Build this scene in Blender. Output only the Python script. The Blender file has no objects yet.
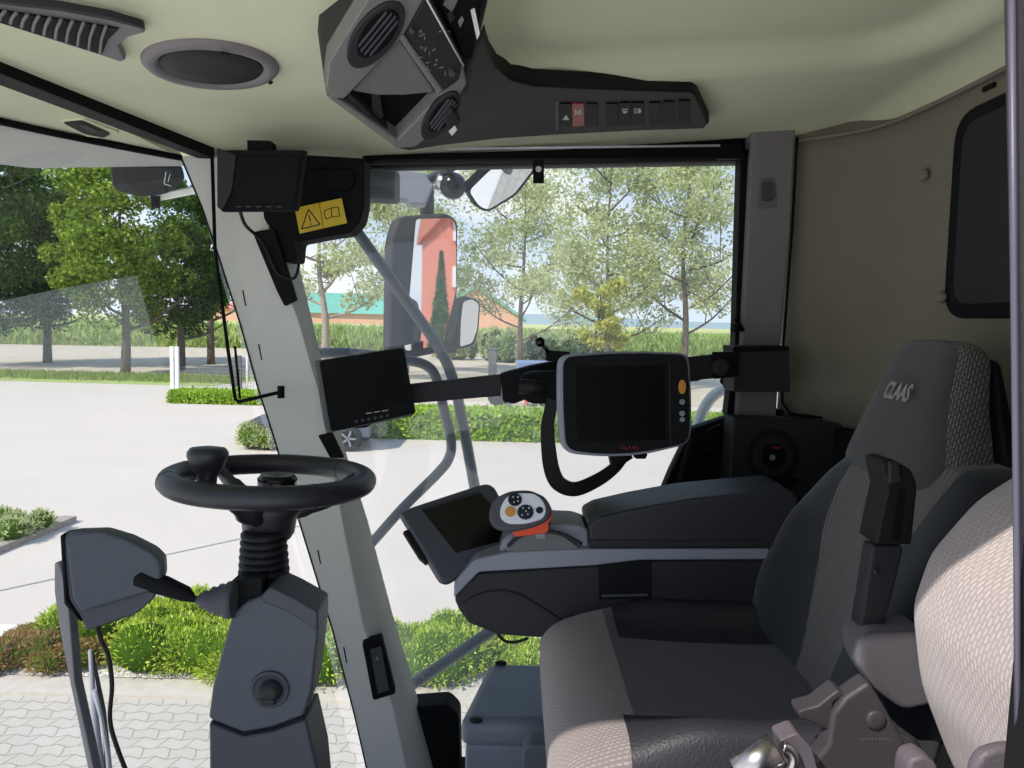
import bpy, bmesh, math, random
import numpy as np
from mathutils import Vector, Matrix

random.seed(7); rng = np.random.default_rng(7)
S = bpy.context.scene
COL = S.collection

# ------------------------------------------------------------------ camera, world, sun, exposure
F = 710.0
CAM = Vector((0, 0, 1.3))
MROT = (Matrix.Rotation(math.radians(90 - 5.0), 3, 'X') @ Matrix.Rotation(math.radians(1.4), 3, 'Z'))
cd = bpy.data.cameras.new('camera'); cam = bpy.data.objects.new('camera', cd); COL.objects.link(cam)
cd.sensor_width = 36; cd.lens = F / 1024 * 36; cd.clip_start = 0.02; cd.clip_end = 3000
cam.matrix_world = Matrix.Translation(CAM) @ MROT.to_4x4()
S.camera = cam

w = bpy.data.worlds.new('sky'); S.world = w; w.use_nodes = True
nt = w.node_tree; nt.nodes.clear()
def N(nt, t, **k):
    n = nt.nodes.new(t)
    for a, b in k.items(): setattr(n, a, b)
    return n
tc = N(nt, 'ShaderNodeTexCoord'); sx = N(nt, 'ShaderNodeSeparateXYZ'); nt.links.new(tc.outputs['Generated'], sx.inputs[0])
rp = N(nt, 'ShaderNodeValToRGB'); nt.links.new(sx.outputs['Z'], rp.inputs[0])
rp.color_ramp.elements[0].position = 0.0; rp.color_ramp.elements[0].color = (0.74, 0.84, 0.96, 1)
rp.color_ramp.elements[1].position = 0.55; rp.color_ramp.elements[1].color = (0.14, 0.34, 0.78, 1)
mp = N(nt, 'ShaderNodeMapping'); mp.inputs['Scale'].default_value = (1, 1, 2.6); nt.links.new(tc.outputs['Generated'], mp.inputs[0])
ns = N(nt, 'ShaderNodeTexNoise'); ns.inputs['Scale'].default_value = 3.2; ns.inputs['Detail'].default_value = 7; ns.inputs['Roughness'].default_value = .58
nt.links.new(mp.outputs[0], ns.inputs[0])
cr = N(nt, 'ShaderNodeValToRGB'); cr.color_ramp.elements[0].position = .46; cr.color_ramp.elements[1].position = .66
nt.links.new(ns.outputs[0], cr.inputs[0])
mx = N(nt, 'ShaderNodeMixRGB'); nt.links.new(cr.outputs[0], mx.inputs[0]); nt.links.new(rp.outputs[0], mx.inputs[1])
mx.inputs[2].default_value = (1.0, 1.0, 1.0, 1)
bgn = N(nt, 'ShaderNodeBackground'); bgn.inputs[1].default_value = 1.2; nt.links.new(mx.outputs[0], bgn.inputs[0])
wo = N(nt, 'ShaderNodeOutputWorld'); nt.links.new(bgn.outputs[0], wo.inputs[0])

SUN = Vector((-.75, -.72, 1.0)).normalized()
sd = bpy.data.lights.new('sun', 'SUN'); sd.energy = 5.4; sd.angle = math.radians(.6); sd.color = (1, .94, .86)
so = bpy.data.objects.new('sun', sd); COL.objects.link(so); so.rotation_euler = SUN.to_track_quat('Z', 'Y').to_euler()
S.view_settings.view_transform = 'Standard'; S.view_settings.look = 'None'
S.view_settings.gamma = 1; S.view_settings.use_curve_mapping = False; S.view_settings.exposure = 0.06

# ------------------------------------------------------------------ pixel -> world helpers (how the photo was measured)
def ray(px, py): return MROT @ Vector(((px - 512) / F, -(py - 384) / F, -1))
def P(px, py, Y): r = ray(px, py); return CAM + r * (Y / r.y)
def PZ(px, py, z): r = ray(px, py); return CAM + r * ((z - CAM.z) / r.z)
def PX(px, py, x): r = ray(px, py); return CAM + r * (x / r.x)
def ON(px, py, O, n):
    r = ray(px, py); return CAM + r * ((O - CAM).dot(n) / r.dot(n))
V = Vector

# ------------------------------------------------------------------ materials
MATS = {}
def srgb(r, g, b):
    f = lambda c: (c / 255 / 12.92) if c / 255 <= .04045 else ((c / 255 + .055) / 1.055) ** 2.4
    return (f(r), f(g), f(b), 1)
def mat(name, c, rough=.5, bump=0, bscale=300, metal=0, spec=.5, var=0, vscale=20, coat=0, sheen=0):
    m = bpy.data.materials.new(name); m.use_nodes = True; t = m.node_tree; b = t.nodes['Principled BSDF']
    col = srgb(*c) if max(c) > 1 else (*c, 1)
    b.inputs['Base Color'].default_value = col; b.inputs['Roughness'].default_value = rough
    b.inputs['Metallic'].default_value = metal; b.inputs['Specular IOR Level'].default_value = spec
    b.inputs['Coat Weight'].default_value = coat; b.inputs['Sheen Weight'].default_value = sheen
    co = N(t, 'ShaderNodeTexCoord')
    if bump:
        n = N(t, 'ShaderNodeTexNoise'); n.inputs['Scale'].default_value = bscale; n.inputs['Detail'].default_value = 2
        t.links.new(co.outputs['Object'], n.inputs[0])
        bp = N(t, 'ShaderNodeBump'); bp.inputs['Strength'].default_value = bump; bp.inputs['Distance'].default_value = .002
        t.links.new(n.outputs[0], bp.inputs['Height']); t.links.new(bp.outputs[0], b.inputs['Normal'])
    if var:
        n = N(t, 'ShaderNodeTexNoise'); n.inputs['Scale'].default_value = vscale; n.inputs['Detail'].default_value = 5
        t.links.new(co.outputs['Object'], n.inputs[0])
        r = N(t, 'ShaderNodeValToRGB'); e = r.color_ramp.elements
        e[0].position = .3; e[1].position = .7
        e[0].color = tuple(x * (1 - var) for x in col[:3]) + (1,); e[1].color = tuple(min(1, x * (1 + var)) for x in col[:3]) + (1,)
        t.links.new(n.outputs[0], r.inputs[0]); t.links.new(r.outputs[0], b.inputs['Base Color'])
    MATS[name] = m; return m

mat('panel_black', (26, 25, 25), .6, .3, 500, spec=.25)
mat('recliner_grey', (58, 54, 58), .5, .3, 500, spec=.35)
mat('seat_grey', (92, 86, 92), .5, .3, 500, spec=.35)
mat('console_grey', (118, 118, 114), .55, .2, 600, spec=.3)
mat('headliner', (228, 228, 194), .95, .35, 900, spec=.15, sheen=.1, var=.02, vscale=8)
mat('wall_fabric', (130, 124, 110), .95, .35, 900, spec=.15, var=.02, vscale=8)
mat('grey_metal', (230, 230, 222), .6, .15, 500, spec=.25, var=.02)
mat('grey_metal_dark', (112, 112, 112), .6, .15, 500, spec=.25)
mat('pillar_plastic', (132, 126, 128), .6, .2, 600, spec=.25)
mat('black', (9, 9, 10), .65, .1, 400, spec=.2)
mat('black_soft', (20, 20, 22), .75, .25, 500, spec=.2)
mat('black_gloss', (8, 8, 10), .22, spec=.3)
mat('screen', (8, 8, 10), .45, spec=.12)
mat('dark_plastic', (46, 46, 48), .6, .3, 500, spec=.25)
mat('mid_plastic', (78, 78, 84), .55, .3, 500, spec=.3)
mat('grey_plastic', (138, 142, 152), .5, .25, 600, spec=.35)
mat('column_plastic', (74, 80, 86), .5, .3, 500, spec=.4)
mat('column_top', (66, 70, 77), .5, .3, 500, spec=.4)
mat('light_grey_plastic', (150, 152, 152), .5, .2, 600)
mat('silver', (222, 226, 232), .4, metal=.1)
mat('chrome', (190, 185, 185), .32, metal=1)
mat('orange_rubber', (235, 80, 30), .55, .1)
mat('red_plastic', (150, 40, 45), .5)
mat('amber', (206, 142, 58), .4)
mat('yellow_label', (218, 188, 48), .5)
mat('print_black', (18, 18, 18), .6)
mat('thread_grey', (150, 148, 145), .8)
mat('print_white', (205, 205, 205), .6)
mat('print_red', (120, 18, 32), .6)
mat('rubber', (22, 22, 24), .6, .3, 300, spec=.35)
mat('wheel_leather', (34, 35, 40), .42, .25, 700, spec=.5)
mat('leather', (42, 42, 48), .5, .5, 260, spec=.45)
mat('box_plastic', (108, 118, 128), .45, .3, 300, spec=.45, var=.12, vscale=6)
mat('velour', (70, 66, 73), .95, .9, 1200, sheen=.4, spec=.1)
mat('tube_paint', (46, 50, 58), .4, spec=.5)
mat('white_paint', (205, 215, 210), .4)
mat('door_metal', (80, 77, 92), .45, .05)
mat('rail_seal', (56, 50, 56), .6)
mat('bark', (96, 84, 72), .95, 1.0, 12, var=.3, vscale=9)
mat('pale_bark', (150, 138, 122), .95, .8, 15, var=.25, vscale=6)
mat('roof_teal', (100, 166, 150), .7, var=.06, vscale=.3)
mat('brick_red', (190, 110, 85), .9, var=.1, vscale=1)
mat('brick_pale', (205, 160, 135), .9, var=.06, vscale=1)
mat('house_wall', (214, 128, 104), .9, var=.05, vscale=1)
mat('fence_white', (225, 225, 225), .5)
mat('fence_grey', (92, 94, 92), .6)
mat('wire', (150, 152, 150), .5, metal=.4)
mat('curb', (190, 182, 171), .9, .5, 60, var=.07, vscale=12)
mat('kerb_dark', (150, 140, 130), .9, .5, 60, var=.15, vscale=8)
mat('drain', (136, 138, 136), .8)
mat('gravel', (214, 208, 200), .95, 1, 60, var=.15, vscale=70)
mat('car_paint', (84, 94, 106), .25, coat=.6, metal=.4)
mat('tyre', (28, 28, 30), .8)
mat('rim', (150, 152, 156), .35, metal=.8)
mat('car_glass', (30, 36, 42), .08, spec=.8)
mat('implement_red', (190, 70, 50), .5)
mat('implement_blue', (110, 130, 160), .5)
mat('blind', (150, 150, 146), .8, spec=.2)
mat('belt', (18, 18, 20), .8, .8, 900)

def mirror_mat():
    m = mat('mirror', (225, 228, 230), .02, metal=1); return m
mirror_mat()

def glass(name, refl, dust, dcol=(.8, .9, .92), refl_veil=0, tint=(.955, .975, .965)):
    m = bpy.data.materials.new(name); m.use_nodes = True; t = m.node_tree; t.nodes.clear()
    tr = N(t, 'ShaderNodeBsdfTransparent'); tr.inputs[0].default_value = (*tint, 1)
    gl = N(t, 'ShaderNodeBsdfGlossy'); gl.inputs['Roughness'].default_value = .0
    fr = N(t, 'ShaderNodeFresnel'); fr.inputs[0].default_value = 1.45
    mu = N(t, 'ShaderNodeMath', operation='MULTIPLY'); mu.inputs[1].default_value = refl; t.links.new(fr.outputs[0], mu.inputs[0])
    m1 = N(t, 'ShaderNodeMixShader'); t.links.new(mu.outputs[0], m1.inputs[0]); t.links.new(tr.outputs[0], m1.inputs[1]); t.links.new(gl.outputs[0], m1.inputs[2])
    tl = N(t, 'ShaderNodeBsdfTranslucent'); tl.inputs[0].default_value = (*dcol, 1)
    df = N(t, 'ShaderNodeBsdfDiffuse'); df.inputs[0].default_value = (*dcol, 1)
    m0 = N(t, 'ShaderNodeMixShader'); m0.inputs[0].default_value = .5; t.links.new(tl.outputs[0], m0.inputs[1]); t.links.new(df.outputs[0], m0.inputs[2])
    co = N(t, 'ShaderNodeTexCoord'); nn = N(t, 'ShaderNodeTexNoise'); nn.inputs['Scale'].default_value = 2.2; nn.inputs['Detail'].default_value = 6
    t.links.new(co.outputs['Object'], nn.inputs[0])
    mr = N(t, 'ShaderNodeMapRange'); mr.inputs[1].default_value = .3; mr.inputs[2].default_value = .75; mr.inputs[3].default_value = dust * .5; mr.inputs[4].default_value = dust * 1.5
    t.links.new(nn.outputs[0], mr.inputs[0]); fac = mr.outputs[0]
    if refl_veil:
        # pale reflection veil painted into the windscreen glass, fading out downwards
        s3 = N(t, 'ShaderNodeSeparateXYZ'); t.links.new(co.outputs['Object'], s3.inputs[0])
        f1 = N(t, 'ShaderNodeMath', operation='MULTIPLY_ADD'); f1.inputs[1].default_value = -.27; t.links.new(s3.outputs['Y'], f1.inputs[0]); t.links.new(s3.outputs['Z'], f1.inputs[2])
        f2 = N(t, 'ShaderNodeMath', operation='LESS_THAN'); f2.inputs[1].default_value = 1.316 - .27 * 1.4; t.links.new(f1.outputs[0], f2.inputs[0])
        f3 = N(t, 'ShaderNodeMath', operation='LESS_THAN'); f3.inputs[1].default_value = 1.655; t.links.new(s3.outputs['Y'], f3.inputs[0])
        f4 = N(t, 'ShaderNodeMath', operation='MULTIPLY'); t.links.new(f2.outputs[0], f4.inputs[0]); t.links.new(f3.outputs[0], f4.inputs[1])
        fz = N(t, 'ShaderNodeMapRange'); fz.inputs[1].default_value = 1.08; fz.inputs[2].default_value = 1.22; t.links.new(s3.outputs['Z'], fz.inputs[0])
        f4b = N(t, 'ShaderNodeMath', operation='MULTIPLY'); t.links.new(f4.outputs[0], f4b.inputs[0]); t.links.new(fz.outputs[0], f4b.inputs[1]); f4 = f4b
        f5 = N(t, 'ShaderNodeMath', operation='MULTIPLY_ADD'); f5.inputs[1].default_value = refl_veil; t.links.new(f4.outputs[0], f5.inputs[0]); t.links.new(fac, f5.inputs[2]); fac = f5.outputs[0]
    m2 = N(t, 'ShaderNodeMixShader'); t.links.new(fac, m2.inputs[0]); t.links.new(m1.outputs[0], m2.inputs[1]); t.links.new(m0.outputs[0], m2.inputs[2])
    o = N(t, 'ShaderNodeOutputMaterial'); t.links.new(m2.outputs[0], o.inputs[0]); MATS[name] = m
glass('tinted_glass', 1.0, .01, tint=(.22, .24, .23))
glass('windscreen_glass', 1.0, .02, refl_veil=.16)
glass('side_glass', 1.9, .11)

def seat_fabric(name, base, dash, sc, kx=1.0, kz=.35):
    m = mat(name, base, .95, .5, 900, spec=.1, sheen=.25); t = m.node_tree; b = t.nodes['Principled BSDF']
    co = N(t, 'ShaderNodeTexCoord'); s = N(t, 'ShaderNodeSeparateXYZ'); t.links.new(co.outputs['Object'], s.inputs[0])
    ad = N(t, 'ShaderNodeMath', operation='MULTIPLY_ADD'); ad.inputs[1].default_value = kx; t.links.new(s.outputs['X'], ad.inputs[0]); t.links.new(s.outputs['Y'], ad.inputs[2])
    c = N(t, 'ShaderNodeCombineXYZ'); az = N(t, 'ShaderNodeMath', operation='MULTIPLY_ADD'); az.inputs[1].default_value = kz; t.links.new(s.outputs['X'], az.inputs[0]); t.links.new(s.outputs['Z'], az.inputs[2]); t.links.new(az.outputs[0], c.inputs[0]); t.links.new(ad.outputs[0], c.inputs[1])
    br = N(t, 'ShaderNodeTexBrick'); br.inputs['Scale'].default_value = sc; br.inputs['Mortar Size'].default_value = .09; br.inputs['Mortar Smooth'].default_value = .4
    br.inputs['Brick Width'].default_value = .5; br.inputs['Row Height'].default_value = .22
    t.links.new(c.outputs[0], br.inputs[0])
    br.inputs['Color1'].default_value = srgb(*dash); br.inputs['Color2'].default_value = tuple(x * .8 for x in srgb(*dash)[:3]) + (1,); br.inputs['Mortar'].default_value = srgb(*base)
    t.links.new(br.outputs[0], b.inputs['Base Color']); return m
seat_fabric('fabric_dots', (74, 70, 70), (150, 144, 138), 46)
seat_fabric('fabric_light', (160, 148, 147), (196, 186, 182), 38)
seat_fabric('fabric_side', (74, 70, 70), (138, 132, 128), 34, -1.0)
def seat_back():
    m = seat_fabric('seat_back', (74, 70, 70), (150, 144, 138), 46); t = m.node_tree; b = t.nodes['Principled BSDF']
    src = b.inputs['Base Color'].links[0].from_socket
    co = N(t, 'ShaderNodeTexCoord'); s = N(t, 'ShaderNodeSeparateXYZ'); t.links.new(co.outputs['Object'], s.inputs[0])
    z = N(t, 'ShaderNodeMapRange', interpolation_type='SMOOTHSTEP'); z.inputs[1].default_value = .60; z.inputs[2].default_value = .95; z.inputs[3].default_value = .02; z.inputs[4].default_value = .15
    t.links.new(s.outputs['Z'], z.inputs[0])
    a = N(t, 'ShaderNodeMath', operation='LESS_THAN'); t.links.new(s.outputs['Y'], a.inputs[0]); t.links.new(z.outputs[0], a.inputs[1])
    z2 = N(t, 'ShaderNodeMapRange', interpolation_type='SMOOTHSTEP'); z2.inputs[1].default_value = .60; z2.inputs[2].default_value = .95; z2.inputs[3].default_value = -.10; z2.inputs[4].default_value = -.13
    t.links.new(s.outputs['Z'], z2.inputs[0])
    c = N(t, 'ShaderNodeMath', operation='GREATER_THAN'); t.links.new(s.outputs['Y'], c.inputs[0]); t.links.new(z2.outputs[0], c.inputs[1])
    k = N(t, 'ShaderNodeMath', operation='MULTIPLY'); t.links.new(a.outputs[0], k.inputs[0]); t.links.new(c.outputs[0], k.inputs[1])
    mm = N(t, 'ShaderNodeMixRGB'); t.links.new(k.outputs[0], mm.inputs[0]); mm.inputs[1].default_value = srgb(34, 36, 43); t.links.new(src, mm.inputs[2]); t.links.new(mm.outputs[0], b.inputs['Base Color'])
    r = N(t, 'ShaderNodeMapRange'); r.inputs[3].default_value = .5; r.inputs[4].default_value = .95; t.links.new(k.outputs[0], r.inputs[0]); t.links.new(r.outputs[0], b.inputs['Roughness'])
seat_back()
seat_fabric('fabric_cushion', (122, 113, 112), (158, 148, 142), 42, 0.0, 1.0)
mat('fabric_shade', (80, 76, 82), .95, .9, 700, spec=.1, sheen=.2, var=.1, vscale=60)
mat('fabric_plain', (58, 56, 57), .95, .9, 700, spec=.1, sheen=.3, var=.1, vscale=60)

def leafmat(name, cols, trans=.45):
    m = bpy.data.materials.new(name); m.use_nodes = True; t = m.node_tree; t.nodes.clear()
    g = N(t, 'ShaderNodeNewGeometry'); r = N(t, 'ShaderNodeValToRGB'); e = r.color_ramp.elements
    e[0].color = srgb(*cols[0]); e[1].color = srgb(*cols[-1])
    for i, c in enumerate(cols[1:-1]):
        q = e.new((i + 1) / (len(cols) - 1)); q.color = srgb(*c)
    t.links.new(g.outputs['Random Per Island'], r.inputs[0])
    d = N(t, 'ShaderNodeBsdfDiffuse'); tl = N(t, 'ShaderNodeBsdfTranslucent'); mxx = N(t, 'ShaderNodeMixShader'); mxx.inputs[0].default_value = trans
    t.links.new(r.outputs[0], d.inputs[0]); t.links.new(r.outputs[0], tl.inputs[0]); t.links.new(d.outputs[0], mxx.inputs[1]); t.links.new(tl.outputs[0], mxx.inputs[2])
    o = N(t, 'ShaderNodeOutputMaterial'); t.links.new(mxx.outputs[0], o.inputs[0]); MATS[name] = m
leafmat('leaf_dark', [(42, 66, 26), (66, 94, 34), (104, 132, 54)])
leafmat('leaf_mid', [(74, 104, 34), (114, 142, 48), (172, 188, 84)])
leafmat('leaf_pale', [(156, 170, 116), (190, 200, 142), (224, 224, 178)], .55)
leafmat('leaf_yellow', [(160, 170, 90), (196, 198, 104), (215, 215, 130)])
leafmat('juniper', [(128, 156, 40), (176, 198, 62), (222, 232, 120)], .4)
leafmat('juniper_brown', [(110, 124, 40), (160, 130, 80), (196, 156, 116)], .3)
leafmat('juniper_core', [(58, 84, 22), (70, 96, 26)], .1)
leafmat('hedge_leaf', [(124, 158, 50), (150, 184, 54), (190, 212, 90)], .35)
leafmat('corn_leaf', [(100, 134, 60), (142, 170, 90), (182, 200, 126)], .35)
leafmat('grass_blade', [(120, 140, 60), (150, 165, 80)], .3)
leafmat('conifer', [(50, 90, 45), (80, 120, 60)], .2)

def paver_mat():
    m = mat('pavers', (206, 202, 194), .9, .4, 60); t = m.node_tree; b = t.nodes['Principled BSDF']
    co = N(t, 'ShaderNodeTexCoord'); s = N(t, 'ShaderNodeSeparateXYZ'); t.links.new(co.outputs['Object'], s.inputs[0])
    # zig-zag the rows a little, like interlocking paving stones
    pp = N(t, 'ShaderNodeMath', operation='PINGPONG'); pp.inputs[1].default_value = .1; t.links.new(s.outputs['X'], pp.inputs[0])
    ay = N(t, 'ShaderNodeMath', operation='MULTIPLY_ADD'); ay.inputs[1].default_value = .35; t.links.new(pp.outputs[0], ay.inputs[0]); t.links.new(s.outputs['Y'], ay.inputs[2])
    p2 = N(t, 'ShaderNodeMath', operation='PINGPONG'); p2.inputs[1].default_value = .12; t.links.new(s.outputs['Y'], p2.inputs[0])
    ax = N(t, 'ShaderNodeMath', operation='MULTIPLY_ADD'); ax.inputs[1].default_value = .35; t.links.new(p2.outputs[0], ax.inputs[0]); t.links.new(s.outputs['X'], ax.inputs[2])
    c = N(t, 'ShaderNodeCombineXYZ'); t.links.new(ax.outputs[0], c.inputs[0]); t.links.new(ay.outputs[0], c.inputs[1])
    br = N(t, 'ShaderNodeTexBrick'); br.inputs['Scale'].default_value = 1; br.inputs['Brick Width'].default_value = .2; br.inputs['Row Height'].default_value = .12
    br.inputs['Mortar Size'].default_value = .006; br.inputs['Mortar Smooth'].default_value = .3
    br.inputs['Color1'].default_value = srgb(188, 182, 172); br.inputs['Color2'].default_value = srgb(182, 176, 166); br.inputs['Mortar'].default_value = srgb(148, 140, 124)
    t.links.new(c.outputs[0], br.inputs[0])
    n = N(t, 'ShaderNodeTexNoise'); n.inputs['Scale'].default_value = .35; n.inputs['Detail'].default_value = 6; t.links.new(co.outputs['Object'], n.inputs[0])
    r = N(t, 'ShaderNodeValToRGB'); r.color_ramp.elements[0].position = .3; r.color_ramp.elements[1].position = .7
    r.color_ramp.elements[0].color = (.92, .915, .90, 1); r.color_ramp.elements[1].color = (1, 1, 1, 1); t.links.new(n.outputs[0], r.inputs[0])
    mm = N(t, 'ShaderNodeMixRGB', blend_type='MULTIPLY'); mm.inputs[0].default_value = 1; t.links.new(br.outputs[0], mm.inputs[1]); t.links.new(r.outputs[0], mm.inputs[2])
    t.links.new(mm.outputs[0], b.inputs['Base Color'])
paver_mat()
mat('bounce_white', (228, 224, 216), .9, .3, 30, var=.03, vscale=.6)
mat('yard', (193, 184, 173), .9, .3, 30, var=.025, vscale=.6)
mat('soil', (182, 171, 152), .98, .8, 6, var=.12, vscale=1.2)
mat('field_green', (150, 170, 90), .98, .8, 6, var=.25, vscale=1.5)
mat('corn_top', (186, 186, 120), .98, .8, 8, var=.16, vscale=1.2)
mat('verge', (150, 168, 88), .98, .8, 6, var=.2, vscale=1.5)
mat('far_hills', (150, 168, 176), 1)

# ------------------------------------------------------------------ mesh helpers
WL = {}
def wl(o): return WL[o.name] if o else V((0, 0, 0))
def link(name, me, mats, parent=None, origin=None):
    o = bpy.data.objects.new(name, me); COL.objects.link(o)
    for m in (mats if isinstance(mats, (list, tuple)) else [mats]): me.materials.append(MATS[m])
    base = wl(parent)
    if origin is None: origin = base if parent else V((0, 0, 0))
    me.transform(Matrix.Translation(-origin)); o.location = origin - base
    if parent: o.parent = parent
    WL[o.name] = V(origin); return o
def thing(name, label, cat, loc, group=None):
    o = bpy.data.objects.new(name, None); COL.objects.link(o); o.location = loc; o.empty_display_size = .05
    o['label'] = label; o['category'] = cat
    if group: o['group'] = group
    WL[o.name] = V(loc); return o
def tag(o, label=None, cat=None, group=None, kind=None):
    if label: o['label'] = label
    if cat: o['category'] = cat
    if group: o['group'] = group
    if kind: o['kind'] = kind
    return o
def rnd(pts, r, seg=4):
    """round the corners of a 2-D polygon"""
    out = []; n = len(pts)
    for i in range(n):
        a, b, c = V(pts[i - 1]), V(pts[i]), V(pts[(i + 1) % n])
        u = a - b; v = c - b; rr = r[i] if isinstance(r, (list, tuple)) else r
        k = min(rr, u.length * .48, v.length * .48)
        p = b + u.normalized() * k; q = b + v.normalized() * k
        for s in range(seg + 1):
            t = s / seg; out.append(tuple(p * (1 - t) ** 2 + b * 2 * t * (1 - t) + q * t * t))
    return out
def smoothpath(pts, sub=6):
    pts = [V(p) for p in pts]; out = []
    for i in range(len(pts) - 1):
        p0 = pts[max(i - 1, 0)]; p1 = pts[i]; p2 = pts[i + 1]; p3 = pts[min(i + 2, len(pts) - 1)]
        for s in range(sub):
            t = s / sub
            out.append(.5 * ((2 * p1) + (-p0 + p2) * t + (2 * p0 - 5 * p1 + 4 * p2 - p3) * t * t + (-p0 + 3 * p1 - 3 * p2 + p3) * t ** 3))
    out.append(pts[-1]); return out

class MB:
    def __init__(s): s.v = []; s.f = []; s.mi = []; s.sm = []
    def add(s, verts, faces, mi=0, sm=False):
        o = len(s.v); s.v += [tuple(p) for p in verts]
        for f in faces: s.f.append([i + o for i in f]); s.mi.append(mi); s.sm.append(sm)
        return s
    def prism(s, front, off, mi=0, scale=1.0):
        n = len(front); front = [V(p) for p in front]; c = sum(front, V((0, 0, 0))) / n
        back = [c + (p - c) * scale + off for p in front]
        return s.add(front + back, [list(range(n)), list(range(2 * n - 1, n - 1, -1))] + [[(i + 1) % n, i, i + n, (i + 1) % n + n] for i in range(n)], mi)
    def slab(s, pts, O, n, depth, mi=0, lift=0, scale=1.0):
        n = V(n).normalized(); O = V(O) + n * lift
        return s.prism([ON(x, y, O, n) for x, y in pts], -n * depth, mi, scale)
    def box(s, c, d, mi=0, R=None):
        c = V(c); h = V(d) / 2; R = R or Matrix.Identity(3)
        vs = [c + R @ V((x * h.x, y * h.y, z * h.z)) for x in (-1, 1) for y in (-1, 1) for z in (-1, 1)]
        return s.add(vs, [[0, 1, 3, 2], [4, 6, 7, 5], [0, 4, 5, 1], [2, 3, 7, 6], [0, 2, 6, 4], [1, 5, 7, 3]], mi)
    def tube(s, pts, r, seg=10, mi=0, closed=False, flat=1.0, up=None):
        pts = [V(p) for p in pts]; n = len(pts); rings = []
        u = None
        for i, p in enumerate(pts):
            if closed: t = pts[(i + 1) % n] - pts[i - 1]
            else: t = pts[min(i + 1, n - 1)] - pts[max(i - 1, 0)]
            t = t.normalized() if t.length > 1e-9 else V((0, 0, 1))
            if u is None: u = (V(up) if up else (V((0, 0, 1)) if abs(t.z) < .9 else V((1, 0, 0))))
            u = (u - t * u.dot(t)); u = u.normalized() if u.length > 1e-6 else t.orthogonal().normalized()
            b = t.cross(u); rr = r[i] if isinstance(r, (list, tuple)) else r
            rings.append([p + (u * math.cos(2 * math.pi * k / seg) + b * math.sin(2 * math.pi * k / seg) * flat) * rr for k in range(seg)])
        return s.loft(rings, mi, closed)
    def loft(s, rings, mi=0, closed=False, sm=True, caps=True):
        n = len(rings); m = len(rings[0]); vs = [p for r in rings for p in r]; fs = []
        for i in range(n if closed else n - 1):
            j = (i + 1) % n
            for k in range(m): fs.append([i * m + k, i * m + (k + 1) % m, j * m + (k + 1) % m, j * m + k])
        s.add(vs, fs, mi, sm)
        if not closed and caps:
            o = len(s.v) - n * m
            s.f.append([o + k for k in range(m - 1, -1, -1)]); s.mi.append(mi); s.sm.append(False)
            s.f.append([o + (n - 1) * m + k for k in range(m)]); s.mi.append(mi); s.sm.append(False)
        return s
    def lathe(s, prof, O, ax, seg=28, mi=0, sm=True, ell=None):
        ax = V(ax).normalized(); u = ax.orthogonal().normalized() if ell is None else (V(ell) - ax * V(ell).dot(ax)).normalized(); b = ax.cross(u)
        rings = [[V(O) + ax * h + (u * math.cos(2 * math.pi * k / seg) + b * math.sin(2 * math.pi * k / seg)) * max(r, 1e-4) for k in range(seg)] for r, h in prof]
        return s.loft(rings, mi, sm=sm)
    def ball(s, c, r, mi=0, seg=16, sc=(1, 1, 1)):
        rings = []
        for i in range(seg // 2 + 1):
            a = math.pi * i / (seg // 2)
            rings.append([V(c) + V((max(math.sin(a), 1e-3) * math.cos(2 * math.pi * k / seg) * r * sc[0], max(math.sin(a), 1e-3) * math.sin(2 * math.pi * k / seg) * r * sc[1], math.cos(a) * r * sc[2])) for k in range(seg)])
        return s.loft(rings, mi)
    def build(s, name, mats, parent=None, bevel=0, seg=2, smooth=None, sub=0, origin=None):
        me = bpy.data.meshes.new(name); me.from_pydata(s.v, [], s.f)
        for p, mi, sm in zip(me.polygons, s.mi, s.sm): p.material_index = mi; p.use_smooth = sm if smooth is None else smooth
        bm = bmesh.new(); bm.from_mesh(me); bmesh.ops.recalc_face_normals(bm, faces=bm.faces); bm.to_mesh(me); bm.free()
        if parent is None and origin is None and s.v:
            a = np.array(s.v); mn = a.min(0); mxv = a.max(0); origin = V(((mn[0] + mxv[0]) / 2, (mn[1] + mxv[1]) / 2, mn[2]))
        o = link(name, me, mats, parent, origin)
        if bevel:
            b = o.modifiers.new('bevel', 'BEVEL'); b.width = bevel; b.segments = seg; b.limit_method = 'ANGLE'; b.angle_limit = math.radians(35)
            for p in me.polygons: p.use_smooth = True if smooth is None else smooth
            wn = o.modifiers.new('wn', 'WEIGHTED_NORMAL')
        if sub:
            b = o.modifiers.new('sub', 'SUBSURF'); b.levels = sub; b.render_levels = sub
        return o
def quads(name, C, A, B, m, parent=None):
    """many small leaves: centres C, half axes A and B, as one mesh"""
    n = len(C); v = np.empty((n, 4, 3)); v[:, 0] = C - A; v[:, 1] = C + B; v[:, 2] = C + A; v[:, 3] = C - B
    base = np.array(wl(parent)); v = v.reshape(-1, 3) - base
    me = bpy.data.meshes.new(name); me.vertices.add(4 * n); me.vertices.foreach_set('co', v.ravel())
    me.loops.add(4 * n); me.loops.foreach_set('vertex_index', np.arange(4 * n, dtype=np.int32))
    me.polygons.add(n); me.polygons.foreach_set('loop_start', np.arange(0, 4 * n, 4, dtype=np.int32)); me.polygons.foreach_set('loop_total', np.full(n, 4, dtype=np.int32))
    me.update(calc_edges=True); me.validate()
    o = bpy.data.objects.new(name, me); COL.objects.link(o); me.materials.append(MATS[m])
    if parent: o.parent = parent
    WL[o.name] = V(base); return o
def rdir(n):
    d = rng.normal(size=(n, 3)); return d / np.linalg.norm(d, axis=1, keepdims=True)
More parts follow.
